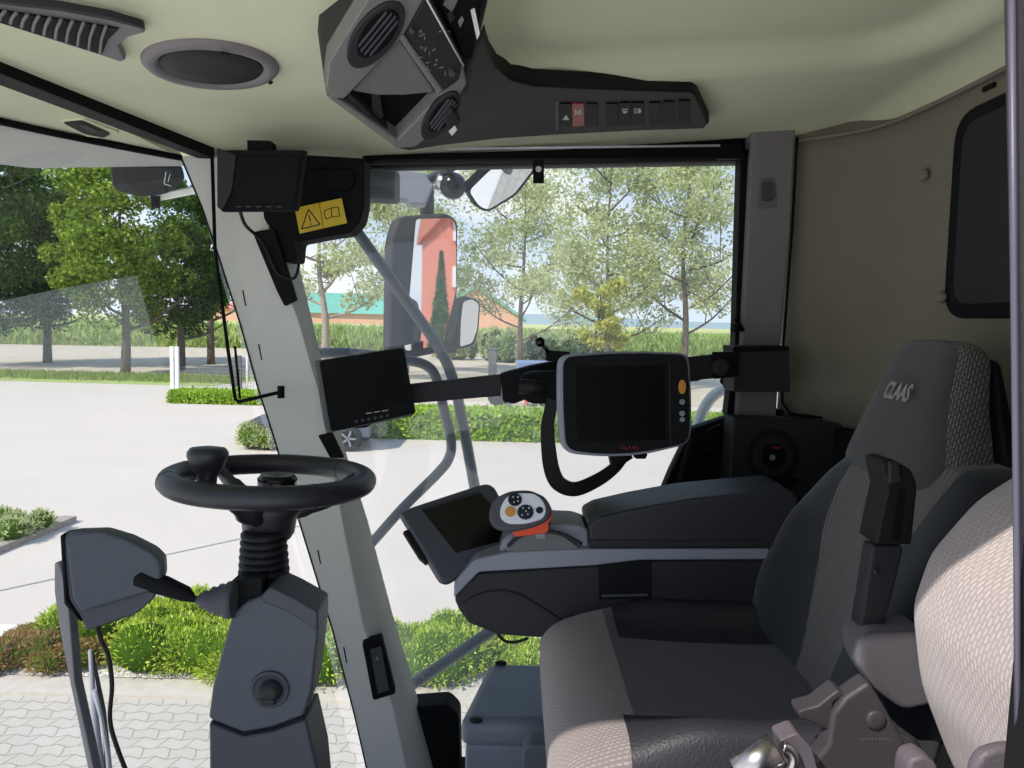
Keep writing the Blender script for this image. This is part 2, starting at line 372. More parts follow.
def text(name, s, size, M, m, parent, squash=1.0, ext=.0006, shear=0):
    cu = bpy.data.curves.new(name, 'FONT'); cu.body = s; cu.size = size; cu.align_x = 'CENTER'; cu.align_y = 'CENTER'; cu.extrude = ext; cu.offset = size * .02; cu.shear = shear
    t = bpy.data.objects.new('tmp', cu); COL.objects.link(t); bpy.context.view_layer.update()
    me = bpy.data.meshes.new_from_object(t.evaluated_get(bpy.context.evaluated_depsgraph_get())); bpy.data.objects.remove(t)
    me.transform(M @ Matrix.Diagonal((squash, 1, 1, 1))); me.materials.clear()
    return link(name, me, m, parent)
def frame_on(px, py, O, n, up=(0, 0, 1), lift=.001):
    n = V(n).normalized(); p = ON(px, py, V(O), n) + n * lift; u = (V(up) - n * V(up).dot(n)).normalized(); x = u.cross(n)
    return Matrix.Translation(p) @ Matrix((x, u, n)).transposed().to_4x4()
def circ(cx, cy, rx, ry=None, n=24, a0=0): 
    ry = ry or rx
    return [(cx + rx * math.cos(2 * math.pi * k / n + a0), cy + ry * math.sin(2 * math.pi * k / n + a0)) for k in range(n)]
def rell(cx, cy, a, b, deg, n=28):
    c, s = math.cos(math.radians(deg)), math.sin(math.radians(deg))
    return [(cx + a * math.cos(t) * c - b * math.sin(t) * s, cy + a * math.cos(t) * s + b * math.sin(t) * c) for t in [2 * math.pi * k / n for k in range(n)]]
struct = lambda o, label=None: tag(o, label=label, kind='structure')
CAMN = lambda a=0, b=0: V((a, -1, b)).normalized()

# ================================================================== GROUND AND YARD
GZ = -2.0
def gp(px, py): return PZ(px, py, GZ)
def rect(x0, x1, y0, y1, z): return [V((x0, y0, z)), V((x1, y0, z)), V((x1, y1, z)), V((x0, y1, z))]
g = MB(); g.prism(rect(-90, 90, -70, 300, GZ), V((0, 0, -.3)))
struct(g.build('ground', 'pavers', origin=V((0, 0, 0))), 'pale interlocking paved yard')
g = MB(); g.prism(rect(-90, 90, 7.16, 60, GZ + .006), V((0, 0, -.005)))
struct(g.build('ground_yard', 'yard', origin=V((0, 0, 0))), 'pale smooth paved yard beyond the gravel bed')
g = MB(); g.prism([V((-90, 37, GZ + .012)), V((-14, 36, GZ + .012)), V((-6, 29, GZ + .012)), V((90, 29, GZ + .012)), V((90, 240, GZ + .012)), V((-90, 240, GZ + .012))], V((0, 0, -.01)))
struct(g.build('ground_soil', 'soil', origin=V((0, 0, 0))), 'bare stubble strip before the maize')
g = MB(); g.prism([V((-60, 33.5, GZ + .02)), V((-14, 32.5, GZ + .02)), V((-13, 36.5, GZ + .02)), V((-60, 38.5, GZ + .02))], V((0, 0, -.01)))
struct(g.build('ground_verge', 'verge', origin=V((0, 0, 0))), 'green grass verge under the trees')
# shaded fringe of grass blades along the verge
n = 9000; C = np.stack([rng.uniform(-40, -13, n), rng.uniform(33.6, 37.5, n), np.full(n, GZ + .1)], 1)
tag(quads('grass', C, np.tile([0, 0, .13], (n, 1)) + rng.normal(size=(n, 3)) * .04, rdir(n) * .03, 'grass_blade'), 'short green grass on the verge beneath the left trees', 'grass', kind='stuff')
g = MB(); g.prism(rect(-30, 30, -40, 4.4, GZ + .006), V((0, 0, -.005)))  # near-white ground added out of view to bounce light onto ceiling and pillar
struct(g.build('ground_bounce', 'bounce_white', origin=V((0, 0, 0))), 'added bright ground out of view, bouncing light into the cab')
# seam lines and kerbs
def strip(name, m, a, b, wd, h, label, cat=None):
    a, b = V(a), V(b); d = (b - a).normalized(); q = V((-d.y, d.x, 0)) * wd / 2
    return struct(MB().prism([a - q + V((0, 0, h)), b - q + V((0, 0, h)), b + q + V((0, 0, h)), a + q + V((0, 0, h))], V((0, 0, -h - .02))).build(name, m, origin=V((0, 0, 0))), label)
a, b = gp(-40, 600), gp(330, 520); strip('drain_channel', 'drain', a, b, .04, .012, 'thin drainage seam crossing the yard')
a, b = gp(-40, 567), gp(70, 522); strip('kerb_stone', 'kerb_dark', a, b, .22, .10, 'low kerb edging a planted island')
strip('trim_kerb', 'curb', V((-9, 5.98, GZ)), V((5, 5.98, GZ)), .30, .03, 'flat kerb course before the gravel bed')
g = MB(); g.prism(rect(-9, .75, 6.12, 7.15, GZ + .03), V((0, 0, -.04))); 
bed = g.build('gravel', 'gravel', origin=V((0, 0, 0)))
tag(bed, 'white gravel bed under the juniper shrubs', 'gravel', kind='stuff')
n = 5000; C = np.stack([rng.uniform(-7, .7, n), rng.uniform(6.13, 6.75, n), np.full(n, GZ + .036)], 1)
tag(quads('gravel_stones', C, rdir(n) * .016, rdir(n) * .016, 'gravel'), 'loose white pebbles scattered along the gravel bed edge', 'gravel', kind='stuff')

def shrub(label, cx, cy, rx, ry, h, n, m='juniper', name='juniper_shrub', sz=.045, cat='shrub', group=None, core='juniper_core', lumps=14, z0=GZ + .035):
    t = thing(name, label, cat, V((cx, cy, z0)), group)
    L = [(rng.uniform(-.75, .75) * rx, rng.uniform(-.75, .75) * ry, rng.uniform(.45, .8) * h, rng.uniform(.30, .5)) for _ in range(lumps)]
    cm = MB()
    for lx, ly, lz, lr in L: cm.ball((cx + lx, cy + ly, z0 + lz * .55), 1, sc=(lr * rx * .9 if rx < ry * 1.6 else lr * ry * 1.1, lr * ry * .9, lz * .55), seg=10)
    cm.build('core', core, t)
    C = []; A = []
    per = n // lumps
    for lx, ly, lz, lr in L:
        d = rdir(per); d[:, 2] = np.where(d[:, 2] < -.45, -d[:, 2], d[:, 2]); rr = rng.uniform(.75, 1.15, (per, 1))
        ex = lr * rx if rx < ry * 1.6 else lr * ry * 1.25
        c = np.array([cx + lx, cy + ly, z0 + lz * .45]) + d * rr * np.array([ex, lr * ry, lz * .68])
        C.append(c); A.append(d + rdir(per) * .7 + np.array([0, 0, .3]))
    C = np.concatenate(C); A = np.concatenate(A); C[:, 2] = np.maximum(C[:, 2], z0 + .01)
    A /= np.linalg.norm(A, axis=1, keepdims=True); B = np.cross(A, rdir(len(A))); 
    s = rng.uniform(.6, 1.3, (len(A), 1)) * sz
    quads('foliage', C, A * s, B * s * .32, m, t); return t
for i, (lb, cx, cy, rx, ry, h, m) in enumerate([
    ('low juniper shrub with browned tips at the left end of the gravel bed', -4.25, 6.42, .62, .34, .34, 'juniper_brown'),
    ('yellow-green juniper shrub behind the browned one, beside the wiper arm', -3.75, 6.95, .75, .45, .50, 'juniper'),
    ('wide yellow-green juniper shrub below the grey display housing', -2.95, 6.55, .72, .50, .50, 'juniper'),
    ('yellow-green juniper shrub half hidden by the steering column', -2.05, 6.5, .68, .50, .48, 'juniper'),
    ('juniper shrub between steering column and front pillar', -1.25, 6.5, .55, .42, .40, 'juniper'),
    ('feathery juniper shrub right of the front pillar, seen above the storage box', -.50, 6.5, .55, .48, .48, 'juniper'),
    ('small low juniper shrub at the right end of the gravel bed', .28, 6.6, .42, .36, .24, 'juniper')]):
    shrub(lb, cx, cy, rx, ry, h, 26000 if rx > .56 else 16000, m, group='juniper shrubs in the gravel bed', sz=.027, lumps=26)
# clipped hedges further off
def hedge(label, x0, x1, y0, y1, h, n):
    t = thing('clipped_hedge', label, 'hedge', V(((x0 + x1) / 2, (y0 + y1) / 2, GZ)))
    MB().prism(rect(x0 + .06, x1 - .06, y0 + .06, y1 - .06, GZ + h - .06), V((0, 0, -h + .06))).build('core', 'juniper_core', t, bevel=.12)
    u = rng.uniform(size=(n, 3)); C = np.stack([x0 + u[:, 0] * (x1 - x0), y0 + u[:, 1] * (y1 - y0), GZ + u[:, 2] * h], 1)
    k = rng.integers(0, 3, n); C[k == 0, 1] = y0 + rng.normal(size=(k == 0).sum()) * .05; C[k == 1, 2] = GZ + h + rng.normal(size=(k == 1).sum()) * .04
    quads('foliage', C, rdir(n) * .07, rdir(n) * .04, 'hedge_leaf', t); return t
hedge('long clipped hedge across the yard beyond the right side window', -4.3, 9, 19.4, 20.6, .78, 34000)
hedge('short clipped hedge at the foot of the white fence post', -12.7, -8.2, 26, 27.2, .42, 9000)
q = gp(262, 452); shrub('rounded green bush seen above the steering wheel rim', q.x + .2, q.y + .8, 1.0, .7, .75, 14000, 'leaf_pale', name='rounded_bush', sz=.05)
q = gp(-8, 543); shrub('small pale green bush on the kerbed island at the left', q.x, q.y + .3, .55, .45, .4, 4000, 'leaf_pale', name='island_bush', sz=.05)

# ------------------------------------------------------------------ maize field
n = 46000
x = rng.uniform(-75, 95, n); y0 = 67 + (x + 50) * .17; row = rng.integers(0, 7, n)
C = np.stack([x, y0 + row * .8 + rng.normal(size=n) * .1, GZ + rng.uniform(.1, 2.35, n)], 1)
A = np.stack([rng.normal(size=n) * .22, rng.normal(size=n) * .12, rng.uniform(.25, .6, n)], 1); B = np.cross(A, np.tile([0, 1., 0], (n, 1))); B /= np.linalg.norm(B, axis=1, keepdims=True)
tag(quads('maize_field', C, A, B * .06, 'corn_leaf'), 'green maize crop standing in rows beyond the yard', 'maize', kind='stuff')
g = MB(); g.prism([V((-160, 50, GZ + 2.1)), V((-75, 63.5, GZ + 2.1)), V((95, 92.6, GZ + 2.1)), V((220, 112, GZ + 2.1)), V((260, 420, GZ + 2.1)), V((-200, 420, GZ + 2.1))], V((0, 0, -2.1)))
struct(g.build('ground_crop_top', 'corn_top', origin=V((0, 0, 0))), 'yellowish tassel tops of the maize')
g = MB()
hp = [V((-60 + i * 60, 900, GZ + 2 + 14 * (.4 + .6 * abs(math.sin(i * .7) * math.cos(i * .23))))) for i in range(32)]
for i in range(31): g.prism([hp[i], hp[i + 1], V((hp[i + 1].x, 900, GZ - 2)), V((hp[i].x, 900, GZ - 2))], V((0, 60, 0)))
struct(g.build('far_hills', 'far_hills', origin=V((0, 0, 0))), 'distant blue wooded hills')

# ------------------------------------------------------------------ trees
def tree(label, x, y, trunk_h, H, R, nl, leaf, bark='bark', name='broadleaf_tree', group=None, tr=.28, lsz=.2, blobs=40, airy=1.0, droop=0, lean=0, nb=9, bare=False):
    t = thing(name, label, 'tree', V((x, y, GZ)), group); mb = MB()
    base = V((x, y, GZ)); top = base + V((lean, 0, H * .82))
    mb.tube(smoothpath([base, base.lerp(top, .3) + V((rng.normal() * .12, 0, 0)), base.lerp(top, .6) + V((rng.normal() * .2, 0, 0)), top], 4), [tr * (1 - .075 * i) for i in range(13)], 8)
    ends = []
    for i in range(nb):
        f = trunk_h / H + (1 - trunk_h / H) * (i / nb) * .75; f = min(f, .8)
        p = base.lerp(top, f / .82 * .95 if f < .8 else .93); an = i * 2.4 + rng.uniform(0, .6)
        L = R * (1 - .45 * i / nb) * rng.uniform(.7, 1.0)
        e = p + V((math.cos(an) * L, math.sin(an) * L, L * rng.uniform(.35, .9)))
        mid = p.lerp(e, .5) + V((0, 0, -L * .1)); pts = smoothpath([p, mid, e], 4)
        mb.tube(pts, [tr * .36 * (1 - .09 * k) for k in range(len(pts))], 6)
        ends += [e, mid.lerp(e, .5)]
        for k in range(3):
            s0 = pts[3 + k]; e2 = s0 + V((rng.normal() * L * .35, rng.normal() * L * .35, abs(rng.normal()) * L * .35))
            mb.tube([s0, s0.lerp(e2, .5) + V((0, 0, .05)), e2], [tr * .14, tr * .1, tr * .04], 5); ends.append(e2)
    mb.build('trunk', bark, t)
    if bare and nl == 0: return t
    C = []; zc = GZ + trunk_h + (H - trunk_h) * .5; hz = (H - trunk_h) * .5
    for i in range(blobs):
        if i < len(ends) and airy < 1: c = np.array(ends[i])
        else:
            d = rdir(1)[0]; r = rng.uniform(.45, 1.0) ** .6; c = np.array([x + d[0] * R * r + lean * .5, y + d[1] * R * r, zc + d[2] * hz * r])
        br = R * rng.uniform(.2, .36) * (1 if airy == 1 else .9); m = nl // blobs
        d = rdir(m) * (rng.uniform(.3, 1.0, (m, 1)) ** (.5 if airy == 1 else .8)) * br; d[:, 2] *= .8
        if droop: d[:, 2] -= np.abs(rng.normal(size=m)) * droop
        C.append(c + d)
    C = np.concatenate(C); k = len(C); s = rng.uniform(.6, 1.3, (k, 1)) * lsz
    A = rdir(k); B = np.cross(A, rdir(k)); B /= np.linalg.norm(B, axis=1, keepdims=True) + 1e-6
    quads('crown', C, A * s, B * s * .6, leaf, t); return t
def tx(px, d): return (px - 512) / F * d
GL = 'leafy trees along the left of the yard'
tree('dark green broadleaf tree at the far left of the windscreen', tx(-22, 41), 41, 2.2, 14.5, 4.6, 26000, 'leaf_dark', group=GL, blobs=110, lsz=.13)
tree('dark broadleaf tree second from the left edge, behind the bright one', tx(46, 45), 45, 2.4, 12.5, 3.6, 20000, 'leaf_dark', group=GL, blobs=90, lsz=.13)
tree('bright yellow-green broadleaf tree beneath the outside work lamp', tx(124, 38), 38, 2.4, 12.5, 3.3, 22000, 'leaf_mid', group=GL, blobs=75, lsz=.12)
tree('dark broadleaf tree beside the front pillar, crown reaching low', tx(180, 42), 42, 1.9, 9.0, 2.8, 16000, 'leaf_dark', group=GL, blobs=70, lsz=.12)
tree('tall broadleaf tree partly behind the front pillar', tx(210, 47), 47, 3.0, 16, 3.6, 13000, 'leaf_dark', group=GL, blobs=60, airy=.8, lsz=.13)
GR = 'airy trees beyond the side window'
tree('bare pale-barked tree with sparse leaves right of the yellow label', tx(323, 37), 37, 3.4, 12.5, 3.2, 2600, 'leaf_pale', 'pale_bark', 'sparse_tree', GR, tr=.26, lsz=.11, airy=.5, blobs=24, nb=9)
tree('airy tree behind the large outside mirror', tx(405, 44), 44, 4.0, 15, 4.2, 13000, 'leaf_pale', 'pale_bark', 'sparse_tree', GR, tr=.24, lsz=.105, airy=.6, blobs=60, nb=12)
tree('airy willow-like tree between mirror and terminal', tx(520, 46), 46, 2.2, 16.5, 4.8, 14500, 'leaf_pale', 'bark', 'sparse_tree', GR, tr=.2, lsz=.11, airy=.6, blobs=75, nb=13)
tree('yellowish airy tree above the large terminal', tx(605, 38), 38, 2.6, 15, 4.0, 14500, 'leaf_pale', 'bark', 'sparse_tree', GR, tr=.18, lsz=.10, airy=.6, blobs=75, nb=13)
tree('airy tree with dark trunk close to the rear pillar', tx(684, 37), 37, 3.0, 15, 4.0, 14500, 'leaf_pale', 'bark', 'sparse_tree', GR, tr=.22, lsz=.10, airy=.6, blobs=75, nb=13)
tree('small yellow-leaved tree in front of the airy trees', tx(598, 34), 34, 1.8, 7.2, 1.4, 6000, 'leaf_yellow', 'bark', 'sparse_tree', GR, tr=.12, lsz=.09, airy=.7, blobs=30, nb=7)
for px, d, h, lb in [(505, 58, 3.0, 'rough green thicket before the maize below the gable house'), (548, 55, 2.9, 'rough green thicket behind the ball knob'), (592, 56, 2.8, 'low green thicket above the big terminal'), (455, 60, 2.6, 'low thicket behind the small outside mirror')]:
    shrub(lb, tx(px, d), d, 2.6, 1.4, h, 4500, 'leaf_pale', name='thicket', sz=.18, group='thickets at the maize edge', core='leaf_dark')

# ------------------------------------------------------------------ farm buildings
t = thing('farm_shed', 'long brick farm shed with teal roof beyond the maize', 'building', V((-45, 150, GZ)))
x0, x1 = tx(196, 150), tx(392, 150); zb = GZ
MB().box(((x0 + x1) / 2, 155, zb + 2.4), (x1 - x0, 10, 4.8)).build('wall', 'brick_pale', t)
g = MB(); xr0 = tx(236, 150)
g.prism([V((xr0, 149.2, zb + 4.2)), V((xr0, 155, zb + 8.6)), V((xr0, 161, zb + 4.2))], V((x1 + 1 - xr0, 0, 0))); g.build('roof', 'roof_teal', t)
MB().prism([V((x0, 149.4, zb + 4.7)), V((x0, 155, zb + 5.9)), V((x0, 160.6, zb + 4.7))], V((xr0 - x0, 0, 0))).build('roof', 'brick_red', t)
t = thing('gable_house', 'gabled brick house with green roof edge behind the small mirror', 'building', V((-8, 120, GZ)))
xa, xb, xm = tx(430, 118), tx(520, 118), tx(474, 118)
MB().prism([V((xa, 118, zb)), V((xb, 118, zb)), V((xb, 118, zb + 4.2)), V((xm, 118, zb + 8.8)), V((xa, 118, zb + 4.2))], V((0, 16, 0))).build('wall', 'brick_pale', t)
g = MB()
for s, xe in ((1, xb + .8), (-1, xa - .8)):
    g.prism([V((xm, 117.4, zb + 9.3)), V((xe, 117.4, zb + 3.9)), V((xe, 117.4, zb + 3.4)), V((xm, 117.4, zb + 8.8))], V((0, 17.5, 0)))
g.build('roof', 'roof_teal', t)
# brick house and conifer that only the outside mirrors show
t = thing('brick_house', 'red brick house with white windows, reflected in the large mirror', 'building', V((30, 11, GZ)))
MB().box((34, 12.3, GZ + 3.9), (12, 11, 7.8)).build('wall', 'house_wall', t)
MB().prism([V((27.4, 6.5, GZ + 7.8)), V((34, 6.5, GZ + 11)), V((40.6, 6.5, GZ + 7.8))], V((0, 12, 0))).build('roof', 'brick_red', t)
for yy in (7.15, 9.5, 12.5):
    for zz in (5.2, 7.2): MB().box((27.95, yy, GZ + zz), (.14, .4, .9)).build('window', 'fence_white', t)
t = thing('conifer_tree', 'slim dark conifer reflected before the brick house', 'tree', V((22, 5.7, GZ)))
MB().tube([V((22, 5.7, GZ)), V((22, 5.7, GZ + 5))], .12).build('trunk', 'bark', t)
n = 3500; h = rng.uniform(0, 1, n); an = rng.uniform(0, 6.28, n); rr = (1 - h) * .75 * rng.uniform(.6, 1, n)
quads('crown', np.stack([22 + np.cos(an) * rr, 5.7 + np.sin(an) * rr, GZ + .3 + h * 5.4], 1), rdir(n) * .10, rdir(n) * .05, 'conifer', t)

# ------------------------------------------------------------------ fence, posts, car, implement
t = thing('mesh_fence', 'low wire mesh fence with white posts by the left hedge', 'fence', V((-11, 27.5, GZ)))
for px in (171, 176): MB().box((tx(px, 27.6), 27.6, GZ + 1.0), (.14, .1, 2.05)).build('post', 'fence_white', t, bevel=.01)
MB().box((tx(237, 27.8), 27.8, GZ + .85), (.26, .12, 1.75)).build('post', 'fence_grey', t)
MB().box((tx(246, 27.8), 27.8, GZ + .85), (.06, .06, 1.7)).build('post', 'fence_white', t)
g = MB(); xa, xb = tx(178, 27.7), tx(252, 27.7)
for i in range(30): xx = xa + (xb - xa) * i / 29; g.box((xx, 27.7, GZ + .65), (.012, .012, 1.2))
for i in range(9): g.box(((xa + xb) / 2, 27.7, GZ + .1 + i * .14), (xb - xa, .012, .012))
g.build('wire_mesh', 'wire', t)
g = MB(); g.box((tx(492, 30), 30, GZ + 1.05), (.34, .34, 2.1)); g.box((tx(492, 30), 30, GZ + 2.14), (.42, .42, .08))
tag(g.build('gate_post', 'fence_grey', bevel=.02), 'dark square post standing just behind the far hedge', 'post')
t = thing('farm_implement', 'small red and blue field implement parked behind the far hedge', 'implement', V((tx(530, 28), 28, GZ)))
g = MB(); cx = tx(522, 28)
g.box((cx, 28, GZ + .75), (3.2, .16, .16)); g.box((cx - 1.1, 28, GZ + .5), (.16, .9, .8)); g.box((cx + .2, 28, GZ + .5), (.16, .9, .8)); g.box((cx + 1.3, 28, GZ + .5), (.16, .9, .8)); g.build('frame', 'implement_red', t, bevel=.02)
MB().box((cx + .5, 28, GZ + 1.35), (1.5, .8, .9)).build('hopper', 'implement_blue', t, bevel=.08)
for s in (-.9, 1.0): MB().lathe([(.36, -.12), (.42, -.08), (.42, .08), (.36, .12)], (cx + s, 27.4, GZ + .42), (0, 1, 0)).build('wheel', 'tyre', t)
# parked car
cy = 18.2; cx = tx(320, cy); k_ = .8
t = thing('car', 'silver-blue parked car behind the front pillar and small monitor', 'car', V((cx, cy, GZ)))
prof = [(a * k_, z) for a, z in [(-1.9, .35), (-1.95, .7), (-1.6, .85), (-.95, .93), (-.35, 1.38), (.75, 1.42), (1.45, 1.0), (1.75, .9), (1.8, .4)]]
g = MB(); g.loft([[V((cx + a, cy + s * w_, GZ + z - (0 if abs(s) < 1 else .03))) for a, z in prof] for s, w_ in ((-1, .80), (-.93, .86), (.93, .86), (1, .80))], sm=False); g.build('body', 'car_paint', t, bevel=.05)
MB().prism([V((cx + a, cy - .85, GZ + z)) for a, z in [(-.64, .95), (-.26, 1.3), (.54, 1.33), (.92, 1.02)]], V((0, 1.7, 0))).build('side_window', 'car_glass', t)
for a in (-.95, .92):
    for s in (-1, 1):
        wv = MB().lathe([(.2, -.1), (.31, -.1), (.33, -.06), (.33, .06), (.31, .1), (.2, .1)], (cx + a, cy + s * .8, GZ + .33), (0, 1, 0)).build('wheel', 'tyre', t)
        g = MB(); g.lathe([(.2, -.02), (.21, .02)], (cx + a, cy + s * .88, GZ + .33), (0, 1, 0))
        for k in range(5):
            an = k * 1.2566; g.box((cx + a + math.cos(an) * .1, cy + s * .905, GZ + .33 + math.sin(an) * .1), (.2, .02, .045), R=Matrix.Rotation(-an, 3, 'Y'))
        g.build('rim', 'rim', wv)

# ================================================================== CAB SHELL
def zc(x): return 1.70 + (x + .86) * .085
# floor
g = MB(); g.prism([V((-.30, 1.9, 0)), V((-.5, 1.5, 0)), V((-.72, 1.0, 0)), V((-.76, .34, 0)), V((.97, .34, 0)), V((.97, 2.02, 0)), V((-.25, 2.02, 0))], V((0, 0, -.08)))
struct(g.build('floor', 'black_soft', origin=V((0, 0, 0))), 'dark cab floor')
# headliner as a height field with the raised roof hatch
nx, ny = 74, 70; X0, X1, Y0, Y1 = -.86, .985, .34, 1.99
def sst(a, b, t): t = min(max((t - a) / (b - a), 0), 1); return t * t * (3 - 2 * t)
def ceil_z(x, y):
    z = zc(x)
    dx = max(-.03 - x, x - .78, 0); dy = max(y - 1.46, 0); ddd = math.hypot(max(max(-.03 + .15 - x, x - .78 + .15), 0), max(y - 1.46 + .15, 0))
    m = 1 - sst(.12, .19, ddd); z += .045 * m
    z -= .15 * max(0, y - 1.86) ** 1.3
    z -= sst(.86, .99, x) * .06
    return z
vs = [V((X0 + (X1 - X0) * i / nx, Y0 + (Y1 - Y0) * j / ny, 0)) for j in range(ny + 1) for i in range(nx + 1)]
for p in vs: p.z = ceil_z(p.x, p.y)
me_f = [[j * (nx + 1) + i, j * (nx + 1) + i + 1, (j + 1) * (nx + 1) + i + 1, (j + 1) * (nx + 1) + i] for j in range(ny) for i in range(nx)]
g = MB(); g.add(vs, me_f, 0, True); struct(g.build('ceiling', 'headliner', origin=V((0, 0, 0))), 'cream fabric headliner')
g = MB(); g.prism([V((-.86, .34, 1.99)), V((1.02, .34, 1.99)), V((1.02, 2.1, 1.99)), V((-.86, 2.1, 1.99))], V((0, 0, .08)))
g.prism([V((-.86, .30, 1.68)), V((1.02, .30, 1.82)), V((1.02, .30, 2.07)), V((-.86, .30, 2.07))], V((0, .04, 0)))
struct(g.build('roof', 'light_grey_plastic', origin=V((0, 0, 0))), 'cab roof')
# windscreen plan curve (top) ; the foot of the glass sits further back
WT = smoothpath([V((-.835, 1.80, 0)), V((-.955, 1.66, 0)), V((-1.07, 1.49, 0)), V((-1.19, 1.2, 0)), V((-1.25, .8, 0)), V((-1.24, .4, 0))], 6)
def ws(p, z): k = (1.69 - z) / 1.79; return V((p.x + .50 * k, p.y, z))
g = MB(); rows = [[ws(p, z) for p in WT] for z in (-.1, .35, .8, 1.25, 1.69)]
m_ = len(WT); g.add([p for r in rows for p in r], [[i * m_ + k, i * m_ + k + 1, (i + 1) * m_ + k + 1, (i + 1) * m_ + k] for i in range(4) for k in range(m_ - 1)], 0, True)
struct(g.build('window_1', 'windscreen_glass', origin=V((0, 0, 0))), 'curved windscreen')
g = MB(); g.tube([ws(p, 1.685) for p in WT], .008); struct(g.build('trim_1', 'black', origin=V((0, 0, 0))), 'black windscreen top seal')
g = MB(); g.tube([ws(p, -.09) for p in WT], .02); struct(g.build('trim_2', 'black', origin=V((0, 0, 0))), 'windscreen foot seal')
g = MB(); g.prism([V((p.x, p.y, 1.692)) for p in WT] + [V((-.85, .4, 1.692)), V((-.85, 1.80, 1.692))], V((0, 0, .2)))
struct(g.build('ceiling_front', 'headliner', origin=V((0, 0, 0))), 'cream front strip of the headliner')
# outside roof visor above the windscreen
g = MB(); g.prism([V((p.x - .02, p.y + .01, 1.70)) for p in WT[:-1]] + [V((-1.24, .3, 1.70)), V((-1.50, .3, 1.62)), V((-1.50, 1.0, 1.62)), V((-1.42, 1.5, 1.632)), V((-1.22, 1.82, 1.655)), V((-.90, 1.97, 1.70)), V((-.80, 1.93, 1.72))], V((0, 0, .25)))
struct(g.build('roof_visor', 'blind', origin=V((0, 0, 0))), 'pale underside of the roof overhang outside the windscreen')
# black transverse strip in the headliner
a, b = PZ(-30, 56, 1.695), PZ(210, 156, 1.69)
a.z = b.z = 1.683; g = MB(); g.prism([a + V((.012, 0, 0)), b + V((.012, 0, 0)), b + V((-.03, 0, 0)), a + V((-.05, 0, 0))], V((0, 0, .05)))
struct(g.build('trim_3', 'black', origin=V((0, 0, 0)), bevel=.003), 'black strip across the headliner')

# A pillar
Lp = [(181, 156), (203, 209), (219, 256), (241, 325), (259, 390), (272, 430), (302, 529), (333, 630), (355, 715), (367, 768), (395, 880)]
Mp = [(250, 156), (263, 209), (277, 256), (300, 325), (319, 390), (326, 430), (344, 529), (363, 625), (391, 700), (406, 768), (430, 880)]
Op = [(262, 156), (276, 209), (286, 256), (303, 325), (317, 385), (328, 430), (360, 529), (387, 630), (410, 706), (427, 768), (455, 880)]
rings = []
for l, m_, o_ in zip(Lp, Mp, Op):
    a = P(*l, 1.80); b = P(*m_, 1.80); c = P(*o_, 1.87); d = V((c.x, 1.97, c.z)); e = V((a.x - .01, 1.86, a.z))
    rings.append([a, b, c, d, e])
t = thing('windscreen_pillar', 'grey slanted front pillar between windscreen and side window', 'pillar', V((rings[-1][0].x, 1.85, rings[-1][0].z)))
g = MB(); g.loft(rings, sm=False); g.build('pillar_body', 'grey_metal', t, bevel=.004)
g = MB(); g.tube([P(x - .5, y, 1.80) for x, y in Lp], .0022, 6); g.build('seal', 'black', t)
for (x, y, s) in [(242, 298, 8), (258, 352, 8), (317, 557, 7), (343, 655, 8)]:
    MB().slab([(x, y - s), (x + 1.3, y - s), (x + 4.3, y + s), (x + 3, y + s)], P(x, y, 1.80), CAMN(), .002, lift=.001).build('slot', 'black', t)
g = MB(); g.slab([(252, 232), (274, 228), (296, 300), (284, 306), (276, 290)], P(270, 260, 1.78), CAMN(), .02); g.build('cover', 'black_soft', t, bevel=.003)
MB().slab([(318, 436), (332, 433), (344, 458), (330, 458)], P(330, 445, 1.80), CAMN(.2), .03, lift=.01).build('clip', 'black', t, bevel=.003)
# switch pocket low on the pillar
pk = MB().slab(rnd([(362, 643), (382, 637), (396, 694), (373, 701)], 3), P(378, 670, 1.79), CAMN(.15), .03, lift=.004).build('switch_pocket', 'black_soft', t, bevel=.003)
MB().slab([(370, 650), (381, 647), (389, 690), (378, 694)], P(378, 670, 1.79), CAMN(.15), .006, lift=.008).build('switch', 'mid_plastic', pk)
MB().slab([(376, 658), (377, 656), (379, 660), (375, 660)], P(378, 670, 1.79), CAMN(.15), .001, lift=.0095).build('symbol', 'grey_plastic', pk)
# right wall : header, window glass, lower panel
g = MB(); g.prism([P(200, 130, 2.0), P(765, 122, 2.0), P(765, 160, 2.0), P(742, 161, 2.0), P(365, 167, 2.0), P(200, 171, 2.0)], V((0, .06, 0)))
struct(g.build('wall_right_header', 'black', origin=V((0, 0, 0))), 'black header above the side window')
wr = [(731, 416), (692, 429), (672, 470), (656, 508), (628, 600), (600, 700), (585, 900), (900, 900), (900, 410), (735, 410)]
g = MB(); g.prism([P(x, y, 2.0) for x, y in wr], V((0, .05, 0)))
struct(g.build('wall_right', 'black_soft', origin=V((0, 0, 0)), bevel=.004), 'dark lower right cab wall')
q0, q1, q2, q3 = P(185, 150, 2.03), P(748, 150, 2.03), P(748, 905, 2.03), P(400, 905, 2.03)
g = MB(); g.add([q0, q1, q2, q3], [[0, 1, 2, 3]]); struct(g.build('window_2', 'side_glass', origin=V((0, 0, 0))), 'large dusty side window')
g = MB(); g.slab([(741, 150), (750, 150), (743, 350), (737, 416), (731, 420), (727, 414), (735, 350)], P(740, 300, 1.97), CAMN(), .05)
struct(g.build('trim_4', 'black', origin=V((0, 0, 0)), bevel=.002), 'black window seal at the rear pillar')
# low dark ledge beside the front pillar
g = MB(); g.slab(rnd([(408, 708), (448, 705), (459, 716), (462, 860), (430, 860)], 5), P(440, 730, 1.93), CAMN(), .08)
tag(g.build('corner_ledge', 'black_soft', bevel=.006), 'black corner moulding between the front pillar foot and the storage box', 'moulding')
